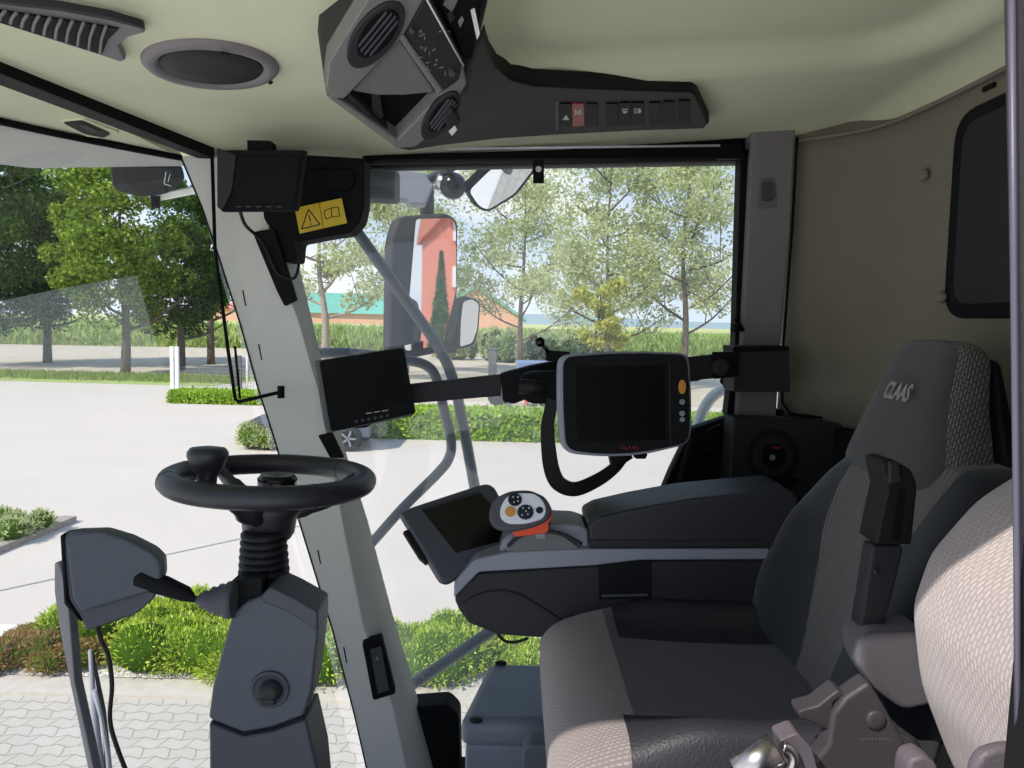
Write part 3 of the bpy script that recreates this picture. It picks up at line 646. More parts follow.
# rear pillar
t = thing('rear_pillar', 'grey vertical pillar with coat hook behind the side window', 'pillar', P(765, 420, 1.95))
g = MB(); g.slab([(752, 125), (796, 125), (791, 230), (780, 360), (776, 432), (735, 432), (742, 330), (747, 230)], P(765, 300, 1.95), CAMN(), .07); g.build('pillar_body', 'pillar_plastic', t, bevel=.008, seg=3)
hk = MB().slab(rnd([(760, 178), (775, 177), (778, 207), (757, 209)], 3), P(765, 190, 1.95), CAMN(), .006, lift=.002).build('hook_plate', 'grey_metal_dark', t, bevel=.002)
MB().slab(rnd([(763, 181), (773, 181), (774, 200), (763, 200)], 3), P(765, 190, 1.95), CAMN(), .012, lift=.012).build('hook', 'mid_plastic', hk, bevel=.002)
MB().tube([P(735, 318, 1.95), P(742, 330, 1.95), P(733, 328, 1.94)], [.006, .009, .012], 10).build('hinge', 'black', t)
MB().ball(P(729, 381, 1.94), .016, sc=(1.6, 1, 1)).build('stay_knob', 'black', t)
# rear corner wall, cream above and dark below
plan = smoothpath([V((.775, 2.03, 0)), V((.80, 1.985, 0)), V((.86, 1.94, 0)), V((.93, 1.84, 0)), V((.955, 1.65, 0)), V((.96, 1.3, 0)), V((.965, .34, 0))], 5)
def wallstrip(name, z0, z1, m, label, off=0):
    k = len(plan); zs = [z0 + (z1 - z0) * i / 8 for i in range(9)]
    ring = [V((p.x - off, p.y, z)) for z in zs for p in plan]
    fs = [[j * k + i, j * k + i + 1, (j + 1) * k + i + 1, (j + 1) * k + i] for j in range(8) for i in range(k - 1)]
    g = MB(); g.add(ring, fs, 0, True); o = g.build(name, m, origin=V((0, 0, 0)))
    so_ = o.modifiers.new('s', 'SOLIDIFY'); so_.thickness = .03; so_.offset = 0
    return struct(o, label)
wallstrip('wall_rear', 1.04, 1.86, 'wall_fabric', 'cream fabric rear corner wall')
wallstrip('wall_rear_lower', 0, 1.04, 'black_soft', 'dark rear wall below the fabric panel', .03)
g = MB(); pts = [PX(x, y, .945) for x, y in []]
seam = [V((p.x - .02, p.y - .012, 1.812)) for p in plan]
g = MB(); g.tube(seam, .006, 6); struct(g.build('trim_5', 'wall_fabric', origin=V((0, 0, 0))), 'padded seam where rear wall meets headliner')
g = MB(); g.tube([P(797, 137, 1.96), P(792, 230, 1.96), P(783, 350, 1.96), P(782, 402, 1.955), P(790, 414, 1.95), P(840, 420, 1.92)], .004, 6); struct(g.build('trim_6', 'black', origin=V((0, 0, 0))), 'dark gap around the rear wall panel')
# rear window
t = thing('rear_window', 'dark rounded rear window in the cream rear wall', 'window', V((.95, 1.1, 1.33)))
rw = rnd([(.55, 1.33), (1.56, 1.33), (1.57, 1.765), (.55, 1.765)], .07, 6)
g = MB(); g.prism([V((.935, y, z)) for y, z in rw], V((.03, 0, 0))); g.build('frame', 'black_soft', t, bevel=.006)
rw = rnd([(.59, 1.36), (1.52, 1.36), (1.53, 1.735), (.59, 1.735)], .05, 6)
g = MB(); g.prism([V((.931, y, z)) for y, z in rw], V((.004, 0, 0))); g.build('glazing', 'dark_plastic', t)
for i, (x, y) in enumerate([(925, 175), (943, 297)]):
    p = PX(x, y, .932); g = MB(); g.lathe([(.013, 0), (.013, .004), (.009, .012), (.004, .012)], p, (-1, -.1, 0))
    o = g.build('screw_cap', 'wall_fabric'); tag(o, ['upper round screw cap on the cream wall beside the rear window', 'lower round screw cap on the cream wall beside the rear window'][i], 'screw cap', 'screw caps on the rear wall')
g = MB(); p = PX(989, 87, .94); g.box(p, (.008, .035, .010)); tag(g.build('wall_slot', 'black', bevel=.002), 'small dark slot clip above the rear window', 'clip')
# door post near the camera at the right
g = MB(); g.slab([(1042, -60), (1080, -60), (1080, 840), (1052, 840), (1051, 560), (1048, 300)], P(1008, 384, .36), CAMN(), .03)
t = thing('door_post', 'grey-violet door post cutting off the right edge of view', 'door post', P(1015, 768, .37))
g.build('post', 'rail_seal', t, bevel=.004)
g = MB(); g.tube([P(1011, -60, .372), P(1014, 300, .372), P(1017, 560, .372), P(1018, 840, .372)], .0017, 8); g.build('seal_edge', 'door_metal', t)
g = MB(); g.prism([V((.28, .34, -.05)), V((.97, .34, -.05)), V((.97, .34, .82)), V((.28, .34, .82))], V((0, .04, 0)))
struct(g.build('wall_left', 'black_soft', origin=V((0, 0, 0))), 'lower cab wall behind the door')

g = MB(); g.prism([V((.30, .345, .82)), V((.97, .345, .82)), V((.97, .345, 1.72)), V((.30, .345, 1.72))], V((0, .006, 0)))
struct(g.build('window_3', 'tinted_glass', origin=V((0, 0, 0))), 'tinted left rear side window')
for i, (x0, x1, z0, z1) in enumerate([(.28, .97, 1.70, 1.82), (.28, .315, .8, 1.72), (.93, .975, .8, 1.72)]):
    g = MB(); g.prism([V((x0, .335, z0)), V((x1, .335, z0)), V((x1, .335, z1)), V((x0, .335, z1))], V((0, .045, 0)))
    struct(g.build('trim_%d' % (7 + i), 'black_soft', origin=V((0, 0, 0)), bevel=.004), 'dark frame of the left rear window')
# ================================================================== CEILING FITTINGS
CN = V((.085, 0, -1)).normalized(); CO = V((-.86, 1, 1.70))
t = thing('ceiling_air_vent', 'crescent-shaped louvred air vent in the headliner, top left', 'air vent', ON(70, 35, CO, CN))
g = MB(); g.slab([(-60, -4), (0, 3), (62, 10), (110, 19), (144, 28), (146, 33), (128, 38), (119, 46), (122, 53), (126, 60), (121, 63), (101, 56), (62, 44), (0, 24), (-60, 6)], CO, CN, .02, lift=.012); g.build('surround', 'pillar_plastic', t, bevel=.004)
g = MB(); g.slab([(-60, 4), (0, 11), (62, 20), (119, 29), (108, 40), (102, 55), (62, 42), (0, 23), (-60, 5.5)], CO, CN, .004, lift=.0145); g.build('opening', 'black', t)
g = MB(); CL = CO + CN * .017
for i in range(11):
    x = -12 + i * 11.2; yb = 20 + (x / 102) * 34 if x > 0 else 21; yt = 11 + x * .15
    g.tube([ON(x + 6, yt, CL, CN), ON(x + 1.5, (yt + yb) / 2, CL, CN), ON(x, yb, CL, CN)], .0022, 6)
g.build('louvre', 'pillar_plastic', t)
MB().slab([(-60, -6), (0, 1), (62, 8), (112, 17), (144, 27), (144, 30), (110, 21), (62, 12), (0, 5), (-60, -2)], CO, CN, .01, lift=.02).build('hood', 'dark_plastic', t, bevel=.002)
# speaker
sp = ON(212, 64, CO, CN); t = thing('ceiling_speaker', 'round grey loudspeaker flush in the headliner', 'loudspeaker', sp)
MB().lathe([(.110, -.004), (.110, .004), (.104, .010), (.092, .011), (.084, .005), (.082, .002), (.02, .002)], sp, CN, 48).build('ring', 'pillar_plastic', t)
MB().lathe([(.083, .003), (.080, .008), (.05, .009), (.001, .009)], sp, CN, 48).build('grille', 'dark_plastic', t)
for an in (.6, 2.2, 3.7, 5.3):
    u = V((math.cos(an), math.sin(an), 0)); MB().box(sp + u * .098 + CN * .011, (.012, .005, .003), R=Matrix.Rotation(an + 1.57, 3, 'Z')).build('clip', 'black', t)
# front strip lamp recess
o1 = V((0, 0, 1.692)); n1 = V((0, 0, -1))
t = thing('front_ceiling_lamp', 'small black recessed lamp in the front ceiling strip', 'lamp', ON(90, 129, o1, n1))
MB().slab(rnd([(60, 122), (84, 119), (120, 133), (108, 139), (86, 137)], 3), o1, n1, .01, lift=.004).build('bezel', 'headliner', t, bevel=.002)
MB().slab(rnd([(63, 123), (82, 121), (111, 134), (104, 138), (84, 134)], 3), o1, n1, .006, lift=.006).build('recess', 'black', t)
MB().slab([(78, 125), (86, 125), (100, 132), (92, 133)], o1, n1, .003, lift=.0075).build('lens', 'dark_plastic', t)

# overhead console ---------------------------------------------------
PN = V((.22, -.44, -.86)).normalized(); PO = P(400, 74, 1.05)
t = thing('overhead_console', 'grey and black overhead radio console hanging from the headliner', 'overhead console', PO)
g = MB()
g.slab([(326, 98), (326, 66), (378, -12), (470, -40), (500, -40), (482, 35), (466, 92), (440, 128), (397, 150)], PO, PN, .20, lift=-.035)
g.build('housing', 'dark_plastic', t, bevel=.01)
g = MB()
g.slab([(329, 62), (381, -22), (436, -22), (403, 38), (345, 99), (334, 99), (326, 88)], PO, PN, .034)
g.slab([(326, 97), (334, 96), (401, 142), (397, 149)], PO, PN, .034)
g.slab([(392, 145), (443, 93), (463, 66), (467, 84), (444, 124), (416, 147), (397, 149)], PO, PN, .034)
g.slab([(398, 38), (404, 35), (444, 91), (438, 95)], PO, PN, .034, lift=.002)
g.build('frame', 'console_grey', t, bevel=.003)
g = MB(); g.slab([(345, 99), (401, 39), (439, 95), (393, 143)], PO, PN, .004, lift=-.026); g.build('storage_tray', 'black', t)
g = MB(); g.slab([(352, 92), (401, 39), (436, 93), (404, 96), (378, 96)], PO, PN, .012, lift=-.012); g.build('tray_wall', 'grey_metal_dark', t, bevel=.004)
g = MB(); g.slab([(346, 99), (350, 94), (396, 138), (393, 142)], PO, PN, .02, lift=-.006); g.slab([(372, 84), (378, 80), (384, 118), (372, 122)], PO, PN, .008, lift=-.014); g.build('tray_divider', 'dark_plastic', t, bevel=.002)
g = MB(); g.slab(rnd([(406, 34), (428, -6), (463, 60), (459, 80), (444, 91)], 3), PO, PN, .03, lift=.003); rd = g.build('radio', 'dark_plastic', t, bevel=.003)
g = MB()
for k in range(26):
    x = 415 + rng.uniform(0, 34); y = 28 + rng.uniform(0, 44) ; 
    if (x - 406) * .9 + (y - 34) * -.2 > 40: continue
    an = rng.uniform(0, 3.14); L = rng.uniform(2, 5)
    g.slab([(x, y), (x + L * math.cos(an), y + L * math.sin(an)), (x + L * math.cos(an) + .8, y + L * math.sin(an) + .8), (x + .8, y + .8)], PO, PN, .0005, lift=.0038)
g.build('radio_marking', 'pillar_plastic', rd)
for (x, y, r) in ((412, 32, 2.5), (452, 74, 3.2)): MB().slab(circ(x, y, r), PO, PN, .006, lift=.008).build('button', 'mid_plastic', rd)
MB().tube([ON(426, -4, PO, PN) + PN * .006, ON(463, 63, PO, PN) + PN * .006], .0014, 6).build('bright_trim', 'print_white', t)
def roundvent(cx, cy, a, b, deg, par):
    vt = MB().slab(rell(cx, cy, a, b, deg), PO, PN, .02, lift=.006, scale=.9).build('round_vent', 'dark_plastic', par, bevel=.003)
    MB().slab(rell(cx + 2, cy - 2, a * .72, b * .7, deg), PO, PN, .004, lift=.0075).build('opening', 'black', vt)
    c, s = math.cos(math.radians(deg)), math.sin(math.radians(deg)); g = MB()
    for k in (-.45, -.15, .15, .45):
        h = math.sqrt(1 - k * k) * a * .62; ox, oy = cx + 2 - s * k * b * .8, cy - 2 + c * k * b * .8
        g.slab([(ox - c * h, oy - s * h), (ox + c * h, oy + s * h), (ox + c * h + .8, oy + s * h + 1), (ox - c * h + .8, oy - s * h + 1)], PO, PN, .003, lift=.011)
    g.build('vane', 'mid_plastic', vt)
roundvent(376, 36, 40, 20, -51, t); roundvent(441, 117, 29, 13, -53, t)
g = MB(); g.slab([(444, 118), (452, 110), (461, 121), (455, 135), (449, 132)], PO, PN, .012, lift=.02); g.build('vent_tab', 'dark_plastic', t, bevel=.002)
MB().slab([(449, 132), (455, 126), (457, 130), (452, 136)], PO, PN, .003, lift=.0215).build('tab_face', 'grey_metal', t)
g = MB(); g.slab([(430, -40), (484, -40), (480, 20), (472, 60), (464, 60)], PO, PN, .02, lift=-.004); pn = g.build('display_panel', 'black', t, bevel=.002)
for pts, m in [([(443, 5), (452, -12), (459, -2), (452, 12)], 'conifer'), ([(447, 14), (451, 10), (455, 18), (450, 24)], 'dark_plastic'), ([(458, 22), (462, 16), (464, 20), (460, 28)], 'pillar_plastic')]:
    MB().slab(pts, PO, PN, .001, lift=-.0025).build('display', 'grey_metal_dark' if m == 'conifer' else m, pn)
MB().slab([(471, 12), (475, 10), (480, 34), (477, 40)], PO, PN, .004, lift=.002).build('latch', 'grey_metal', t)
# flowing dark cover and switch panel
SN = V((.075, -.03, -1)).normalized(); SO = V((-.1, 1.4, 1.752))
t = thing('overhead_switch_panel', 'black overhead switch panel running along the headliner above the side window', 'switch panel', SO)
g = MB(); g.slab([(398, 149), (466, 90), (474, 50), (484, 30), (489, 50), (497, 68), (512, 80), (535, 86), (600, 89), (692, 92), (697, 96), (709, 124), (704, 129), (640, 131), (560, 135), (500, 139), (440, 146), (410, 151)], SO, SN, .035); g.build('panel', 'panel_black', t, bevel=.006, seg=3)
sw = [(561, 104, 'black'), (573, 104, 'red_plastic'), (587, 104, 'black'), (607, 104, 'black'), (620, 103, 'black'), (633, 103, 'black'), (650, 103, 'black'), (664, 102, 'black'), (679, 101, 'black')]
for i, (x, y, m) in enumerate(sw):
    o = MB().slab(rnd([(x - 1 , y), (x + 11, y), (x + 11.5, y + 22), (x - .5, y + 23)], 1.5), SO, SN, .012, lift=.003).build('rocker_switch', m, t, bevel=.0015)
    if m != 'black': o['label'] = 'red rocker switch'
    if i in (0, 1, 4, 5):
        g = MB(); cx, cy = x + 5, y + (14 if i == 0 else 8)
        if i == 0: g.slab([(cx - 3.4, cy + 2), (cx + 3.4, cy + 2), (cx, cy - 3)], SO, SN, .0004, lift=.0036)
        elif i == 1:
            g.slab([(cx - 3, cy - 3), (cx - 2, cy - 3), (cx - 2, cy + 3), (cx - 3, cy + 3)], SO, SN, .0004, lift=.0036); g.slab([(cx + 2, cy - 3), (cx + 3, cy - 3), (cx + 3, cy + 3), (cx + 2, cy + 3)], SO, SN, .0004, lift=.0036)
            g.slab([(cx - 2, cy - 1.8), (cx + 2, cy + 1.8), (cx + 1, cy + 2.5), (cx - 2.4, cy - 1)], SO, SN, .0004, lift=.0036); g.slab([(cx + 2, cy - 1.8), (cx - 2, cy + 1.8), (cx - 1, cy + 2.5), (cx + 2.4, cy - 1)], SO, SN, .0004, lift=.0037)
        elif i == 4:
            g.slab(circ(cx, cy, 2.6, n=14)[0:8], SO, SN, .0004, lift=.0036); g.slab([(cx - 3, cy - 2), (cx + 3, cy - 2), (cx + 3, cy - 1), (cx - 3, cy - 1)], SO, SN, .0004, lift=.0036)
        else:
            g.slab([(cx, cy - 2.6), (cx + 3, cy - 1.6), (cx + 3, cy + 1.6), (cx, cy + 2.6)], SO, SN, .0004, lift=.0036)
            for k in (-2, 0, 2): g.slab([(cx - 4, cy + k - .4), (cx - 1, cy + k - .4), (cx - 1, cy + k + .4), (cx - 4, cy + k + .4)], SO, SN, .0004, lift=.0036)
        g.build('symbol', 'print_white', o)
MB().slab([(556, 101), (558, 101), (558, 130), (556, 130)], SO, SN, .01, lift=.002).build('rib', 'mid_plastic', t)

# roller blind over the side window
t = thing('roller_blind', 'black roller blind cassette above the side window with pull tab', 'roller blind', P(550, 160, 1.96))
g = MB(); g.slab([(362, 155), (742, 144), (747, 158), (362, 164)], P(550, 155, 1.94), CAMN(), .03); g.build('cassette', 'black', t, bevel=.006)
MB().tube([P(446, 149, 1.93), P(720, 145.5, 1.93)], .0032, 8).build('bright_rod', 'silver', t)
MB().tube([P(362, 162, 1.92), P(716, 159, 1.92)], .006, 8).build('bottom_bar', 'dark_plastic', t)
g = MB(); g.slab([(533, 160), (544, 160), (544, 183), (533, 183)], P(538, 170, 1.91), CAMN(), .006); g.build('pull_tab', 'black_soft', t)
MB().slab(circ(538.5, 169, 3.0, n=16), P(538, 170, 1.91), CAMN(), .001, lift=.001).build('hole', 'fence_white', t)

# ================================================================== UPPER LEFT MONITOR AND BRACKET
t = thing('pillar_bracket', 'black mounting bracket at the pillar head carrying the yellow warning label', 'bracket', P(330, 200, 1.83))
g = MB(); g.slab(rnd([(262, 152), (364, 158), (364, 205), (360, 222), (350, 233), (330, 236), (298, 242), (296, 262), (282, 262), (276, 232), (262, 220)], 3), P(330, 200, 1.80), CAMN(), .08); g.build('plate', 'black_soft', t, bevel=.006)
g = MB(); g.slab(rnd([(312, 168), (352, 168), (356, 180), (350, 190), (314, 190), (308, 180)], 5), P(330, 200, 1.80), CAMN(), .01, lift=.01); g.build('hand_grip', 'black', t, bevel=.004)
g = MB(); g.slab([(360, 166), (395, 166), (395, 199), (360, 198)], P(380, 180, 2.10), CAMN(), .10); tag(g.build('mirror_arm_block', 'dark_plastic', bevel=.01), 'dark box at the root of the outside mirror arm', 'mirror mount')
LO = P(320, 216, 1.775)
lb = MB().slab([(294.6, 208), (341.5, 198), (347, 223), (299.6, 233.6)], LO, CAMN(), .002).build('warning_label', 'yellow_label')
tag(lb, 'yellow warning label with triangle and open book symbols under the bracket', 'label')
g = MB()
def ln(g, a, b, wd, O, n, lift):
    d = (V(b) - V(a)); d.normalize(); q = V((-d.y, d.x)) * wd / 2
    g.slab([tuple(V(a) - q), tuple(V(b) - q), tuple(V(b) + q), tuple(V(a) + q)], O, n, .0006, lift=lift)
for i, (a, b) in enumerate([((301.5, 229), (308.5, 209.5)), ((308.5, 209.5), (320, 224.5)), ((320, 224.5), (301.5, 229)), ((309, 215), (310.5, 221.5))]): ln(g, a, b, 1.2, LO, CAMN(), .0008 + i * .00005)
g.slab(circ(311, 224, .8, n=8), LO, CAMN(), .0006, lift=.0009)
for i, (a, b) in enumerate([((324, 211), (331, 208)), ((331, 208), (338, 207)), ((325.5, 219), (332, 217)), ((332, 217), (339.5, 216)), ((324, 211), (325.5, 219)), ((338, 207), (339.5, 216)), ((331, 208), (332, 217)), ((319, 203), (323.5, 228))]): ln(g, a, b, .8 if i < 7 else .35, LO, CAMN(), .0008 + i * .00005)
g.build('label_symbol', 'print_black', lb)
UN = CAMN(.06, -.12); UO = P(262, 182, 1.55)
t = thing('upper_monitor', 'black monitor hung under the headliner at the pillar head', 'monitor', UO)
g = MB(); g.slab(rnd([(218, 150), (305, 150), (296, 211), (222, 212), (217, 206)], 2), UO, UN, .03, lift=-.004); g.build('casing', 'black_soft', t, bevel=.004)
g = MB(); g.slab(rnd([(217, 148), (236, 155), (232, 190), (222, 211), (217, 207)], 2), UO, UN, .02, lift=.006); g.build('side_shield', 'dark_plastic', t, bevel=.003)
MB().slab([(237, 157), (300, 156), (294, 203), (231, 204)], UO, UN, .003, lift=.001).build('screen', 'screen', t)
g = MB()
for x in (236, 246, 256, 266, 277): g.slab([(x, 206), (x + 5, 206), (x + 5, 207.3), (x, 207.3)], UO, UN, .001, lift=.001)
g.build('button', 'mid_plastic', t)
MB().box(P(262, 152, 1.60), (.05, .04, .04)).build('mount', 'black', t)
MB().tube(smoothpath([P(240, 211, 1.58), P(246, 226, 1.66), P(262, 241, 1.74), P(272, 262, 1.77), P(280, 275, 1.77), P(294, 278, 1.77), P(299, 262, 1.77), P(296, 240, 1.77)], 5), .004, 6).build('cable', 'rubber', t)
g = MB(); g.tube([P(212, 152, 1.72), P(215, 250, 1.72), P(228, 350, 1.72), P(235, 398, 1.72), P(238, 402, 1.72), P(281, 392, 1.72)], .0045, 6); g.tube([P(281, 386, 1.72), P(281, 398, 1.72)], .009, 6); g.tube([P(235, 346, 1.73), P(240, 398, 1.73)], .003, 5)
tag(g.build('bent_rod', 'black'), 'thin bent black rod hanging along the front pillar', 'rod')

# ================================================================== OUTSIDE : work lamp, wipers, tubes, mirrors
t = thing('work_lamp', 'black outside work lamp under the roof front edge', 'lamp', P(150, 185, 2.05))
LN_ = CAMN(.35, -.25); LO_ = P(145, 182, 2.0)
MB().slab(rnd([(108, 164), (182, 164), (186, 180), (168, 194), (140, 198), (112, 190)], 6), LO_, LN_, .10, lift=0, scale=.7).build('lamp_body', 'dark_plastic', t, bevel=.008)
MB().slab(rnd([(122, 168), (172, 168), (174, 178), (158, 189), (138, 190), (126, 182)], 5), LO_, LN_, .004, lift=.003).build('lens', 'black_gloss', t)
g = MB()
ln(g, (166, 172), (164, 184), .8, LO_, LN_, .005); ln(g, (164, 184), (171, 186), .8, LO_, LN_, .005); ln(g, (170, 174), (168, 182), .6, LO_, LN_, .0052)
g.build('reflector_glint', 'silver', t)
MB().slab([(146, 196), (188, 188), (206, 184), (206, 192), (160, 201)], LO_, LN_, .03, lift=-.01).build('lamp_bracket', 'grey_metal', t, bevel=.003)
MB().slab([(150, 196), (160, 196), (160, 208), (152, 208)], LO_, LN_, .02).build('swivel', 'black', t, bevel=.002)
g = MB(); g.slab([(54, 563), (63, 560), (67, 590), (71, 640), (74.5, 682), (98, 790), (92, 790), (69.5, 682), (60, 632), (54, 592)], P(65, 640, 1.36), CAMN(-.3), .02)
tag(g.build('wiper_arm', 'mid_plastic', bevel=.003), 'long dark wiper arm tapering down left of the cabled housing', 'wiper arm')
t = thing('windscreen_wiper', 'twin-rod windscreen wiper outside below the cabled housing', 'wiper', P(105, 790, 1.55))
MB().tube([P(90, 650, 1.55), P(93, 692, 1.55), P(97, 740, 1.55), P(103, 800, 1.55)], [.004, .006, .009, .014], 8).build('wiper_rod', 'grey_plastic', t)
MB().tube([P(92, 650, 1.56), P(103, 710, 1.56), P(112, 800, 1.56)], [.003, .006, .008], 8).build('blade', 'dark_plastic', t)
MB().tube([P(94, 690, 1.54), P(102, 720, 1.54), P(108, 756, 1.54), P(112, 800, 1.54)], [.006, .004, .005, .010], 8).build('joint', 'grey_plastic', t)
# tubes of the mirror frame and handrail
g = MB(); g.tube(smoothpath([P(335, 200, 2.06), P(350, 222, 2.25), P(395, 285, 2.27), P(437, 345, 2.30), P(453, 380, 2.32), P(464, 430, 2.34), P(476, 495, 2.36)], 6), .0185, 12)
tag(g.build('mirror_stay', 'tube_paint'), 'long slanted grey tube outside the side window in front of the mirror', 'tube')
g = MB(); g.tube(smoothpath([P(292, 356, 1.95), P(303, 354, 2.2), P(350, 353, 2.3), P(405, 360, 2.3), P(427, 366, 2.3), P(437, 380, 2.3), P(444, 410, 2.3), P(451, 440, 2.3), P(449, 458, 2.3), P(438, 473, 2.3), P(402, 509, 2.3), P(366, 549, 2.3), P(340, 572, 1.95)], 6), .0165, 12)
tag(g.build('handrail', 'tube_paint'), 'bent grey handrail tube outside, curving behind the small monitor', 'handrail')
g = MB(); g.tube([P(372, 712, 1.96), P(385, 703, 2.2), P(500, 625, 2.2)], .0185, 12)
tag(g.build('lower_strut', 'tube_paint'), 'straight grey strut outside running up from pillar foot to armrest', 'tube')
g = MB(); g.tube(smoothpath([P(752, 380, 2.0), P(738, 384, 2.2), P(722, 390, 2.25), P(708, 402, 2.25), P(698, 425, 2.25), P(694, 460, 2.25)], 6), .018, 12)
tag(g.build('white_handrail', 'white_paint'), 'curved white handrail tube outside beside the rear pillar', 'handrail')
MY = 2.85; MO = P(430, 280, MY); MN = V((.78, -.62, 0)).normalized()
t = thing('outside_mirror', 'tall outside mirror in a grey frame hanging beyond the side window', 'mirror', P(430, 360, MY))
g = MB(); g.slab(rnd([(400, 216), (450, 213), (459, 222), (458, 300), (446, 352), (404, 360), (390, 352), (392, 240)], [10, 8, 6, 10, 6, 8, 8, 14]), MO, MN, .05); g.build('mirror_housing', 'dark_plastic', t, bevel=.015, seg=3)
MN2 = MN
MB().slab(rnd([(416, 219), (452, 218), (456, 226), (456, 290), (443, 345), (406, 351), (404, 345), (410, 290)], 4), MO, MN, .004, lift=.006).build('mirror_glass', 'mirror', t)
MB().tube([P(427, 215, MY + .05), P(427, 186, MY + .05)], .028, 12).build('mirror_neck', 'dark_plastic', t)
g = MB(); g.slab([(395, 168), (424, 172), (434, 186), (426, 205), (410, 204), (408, 200), (395, 199)], P(410, 185, 2.6), CAMN(.2), .08); g.build('arm_bracket', 'grey_plastic', t, bevel=.01)
g = MB(); g.tube([P(412, 186, 2.7), P(432, 178, 2.7), P(458, 163, 2.5), P(478, 148, 2.05)], .018, 10); g.build('mirror_arm', 'tube_paint', t)
MB().ball(P(453, 186, 2.6), .048, seg=24).build('ball_joint', 'black_gloss', t)
MB().tube([P(437, 181, 2.62), P(448, 184, 2.62)], .03, 12).build('collar', 'chrome', t)
t = thing('blind_spot_mirror', 'small rounded outside mirror right of the tall mirror', 'mirror', P(469, 350, 2.75))
so2 = P(469, 322, 2.75); MNb = V((.78, -.62, -.16)).normalized()
MB().slab(rnd([(461, 300), (472, 297), (481, 303), (479, 330), (474, 346), (458, 350), (453, 342), (458, 318)], 4), so2, MNb, .04, lift=-.002).build('mirror_housing', 'black_soft', t, bevel=.006)
MB().slab(rnd([(463, 302), (472, 299), (479, 304), (477, 330), (472, 343), (460, 347), (461, 320)], 3), so2, MNb, .003, lift=.001).build('mirror_glass', 'mirror', t)
g = MB(); g.tube([P(440, 350, 2.8), P(452, 340, 2.8), P(463, 325, 2.8)], .014, 8); g.box(P(444, 347, 2.8), (.10, .04, .04)); g.build('mirror_arm', 'black_soft', t)
t = thing('wide_angle_mirror', 'large curved pale mirror hanging at the top of the side window', 'mirror', P(500, 200, 2.4))
WN = V((.65, -.55, -.57)).normalized(); wo_ = P(500, 185, 2.4)
MB().slab(rnd([(466, 190), (484, 172), (500, 160), (540, 157), (535, 172), (516, 196), (488, 213), (477, 208)], 5), wo_, WN, .03, lift=-.002).build('mirror_housing', 'black_soft', t, bevel=.004)
MB().slab(rnd([(469, 191), (486, 174), (502, 161), (537, 158), (532, 171), (514, 194), (488, 210), (479, 206)], 5), wo_, WN, .003, lift=.001).build('mirror_glass', 'mirror', t)

MB().tube([P(508, 172, 2.43), P(506, 150, 2.10), P(505, 148, 2.05)], .016, 10).build('mirror_arm', 'tube_paint', t)
# ================================================================== MONITOR RAIL, MONITORS
t = thing('monitor_rail', 'black flat rail crossing the side window and carrying the monitors', 'rail', P(560, 390, 1.8))
g = MB(); g.slab([(395, 386), (501, 374.5), (501, 396), (395, 405)], P(450, 390, 1.78), CAMN(), .03); g.slab([(680, 358), (738, 352), (738, 376), (680, 382)], P(710, 366, 1.80), CAMN(), .02); g.slab([(545, 366), (700, 357), (700, 381), (545, 392)], P(620, 370, 1.82), CAMN(), .02); g.build('rail_bar', 'dark_plastic', t, bevel=.003)
g = MB(); g.slab(rnd([(500, 374), (530, 366), (562, 360), (562, 400), (530, 398), (514, 404), (503, 402)], 2), P(530, 385, 1.77), CAMN(), .05); g.build('clamp', 'black', t, bevel=.004)
g = MB(); g.slab(rnd([(521, 376), (532, 372), (565, 372), (565, 405), (530, 404), (519, 396)], 5), P(540, 388, 1.68), CAMN(), .08); g.build('clamp_grip', 'black_soft', t, bevel=.015, seg=3)
MB().tube([P(519, 386, 1.66), P(545, 388, 1.66)], .018, 10).build('clamp_bolt', 'rubber', t)
g = MB(); g.slab([(546, 350), (570, 352), (570, 362), (546, 361)], P(555, 355, 1.74), CAMN(), .03); g.build('ball_mount', 'black', t, bevel=.002)
g = MB(); g.ball(P(540, 342, 1.74), .0125); g.tube([P(541, 344, 1.74), P(549, 352, 1.74)], .005, 6); g.build('ball_knob', 'black_gloss', t)
MB().lathe([(.022, 0), (.022, .012), (.016, .016), (.008, .016)], P(720, 367, 1.79), (0, -1, 0)).build('rail_knob', 'dark_plastic', t)
g = MB(); g.slab([(714, 352), (738, 352), (738, 377), (714, 379)], P(726, 365, 1.785), CAMN(), .02); g.build('rail_end', 'black', t, bevel=.002)
g = MB(); g.slab(rnd([(734, 346), (789, 346), (791, 389), (790, 392), (734, 392)], 2), P(762, 370, 1.83), CAMN(), .10)
t = thing('rail_bracket', 'black box bracket clamped to the rear pillar', 'bracket', P(762, 392, 1.86)); g.build('box', 'dark_plastic', t, bevel=.005)
MB().slab([(733, 347), (789, 346), (790, 351), (733, 352)], P(762, 370, 1.83), CAMN(), .09, lift=.004).build('top_edge', 'black', t, bevel=.002)

QN = CAMN(.30, .05); QO = P(365, 390, 1.70)
t = thing('small_monitor', 'small black monitor tilted on the rail beside the front pillar', 'monitor', QO)
MB().slab(rnd([(314, 361), (403, 347), (416, 412), (413, 416), (329, 433), (325, 430)], 3), QO, QN, .028, lift=-.004).build('casing', 'grey_metal_dark', t, bevel=.006)
MB().slab(rnd([(319, 361), (404, 347.5), (416, 413), (331, 432)], 4), QO, QN, .01).build('bezel', 'black_soft', t, bevel=.002)
MB().slab([(328, 366), (399, 354), (408, 401), (337, 415)], QO, QN, .002, lift=.0008).build('screen', 'screen', t)
for i in range(6):
    x = 356.5 + i * 6.2; y = 421.5 - i * 1.2
    MB().slab(circ(x, y, 1.7, n=12), QO, QN, .003, lift=.003).build('button', 'mid_plastic', t)
g = MB()
for i in range(3): ln(g, (366 + i * 8, 413.5 - i * 1.2), (372 + i * 8, 412.6 - i * 1.2), .8, QO, QN, .002)
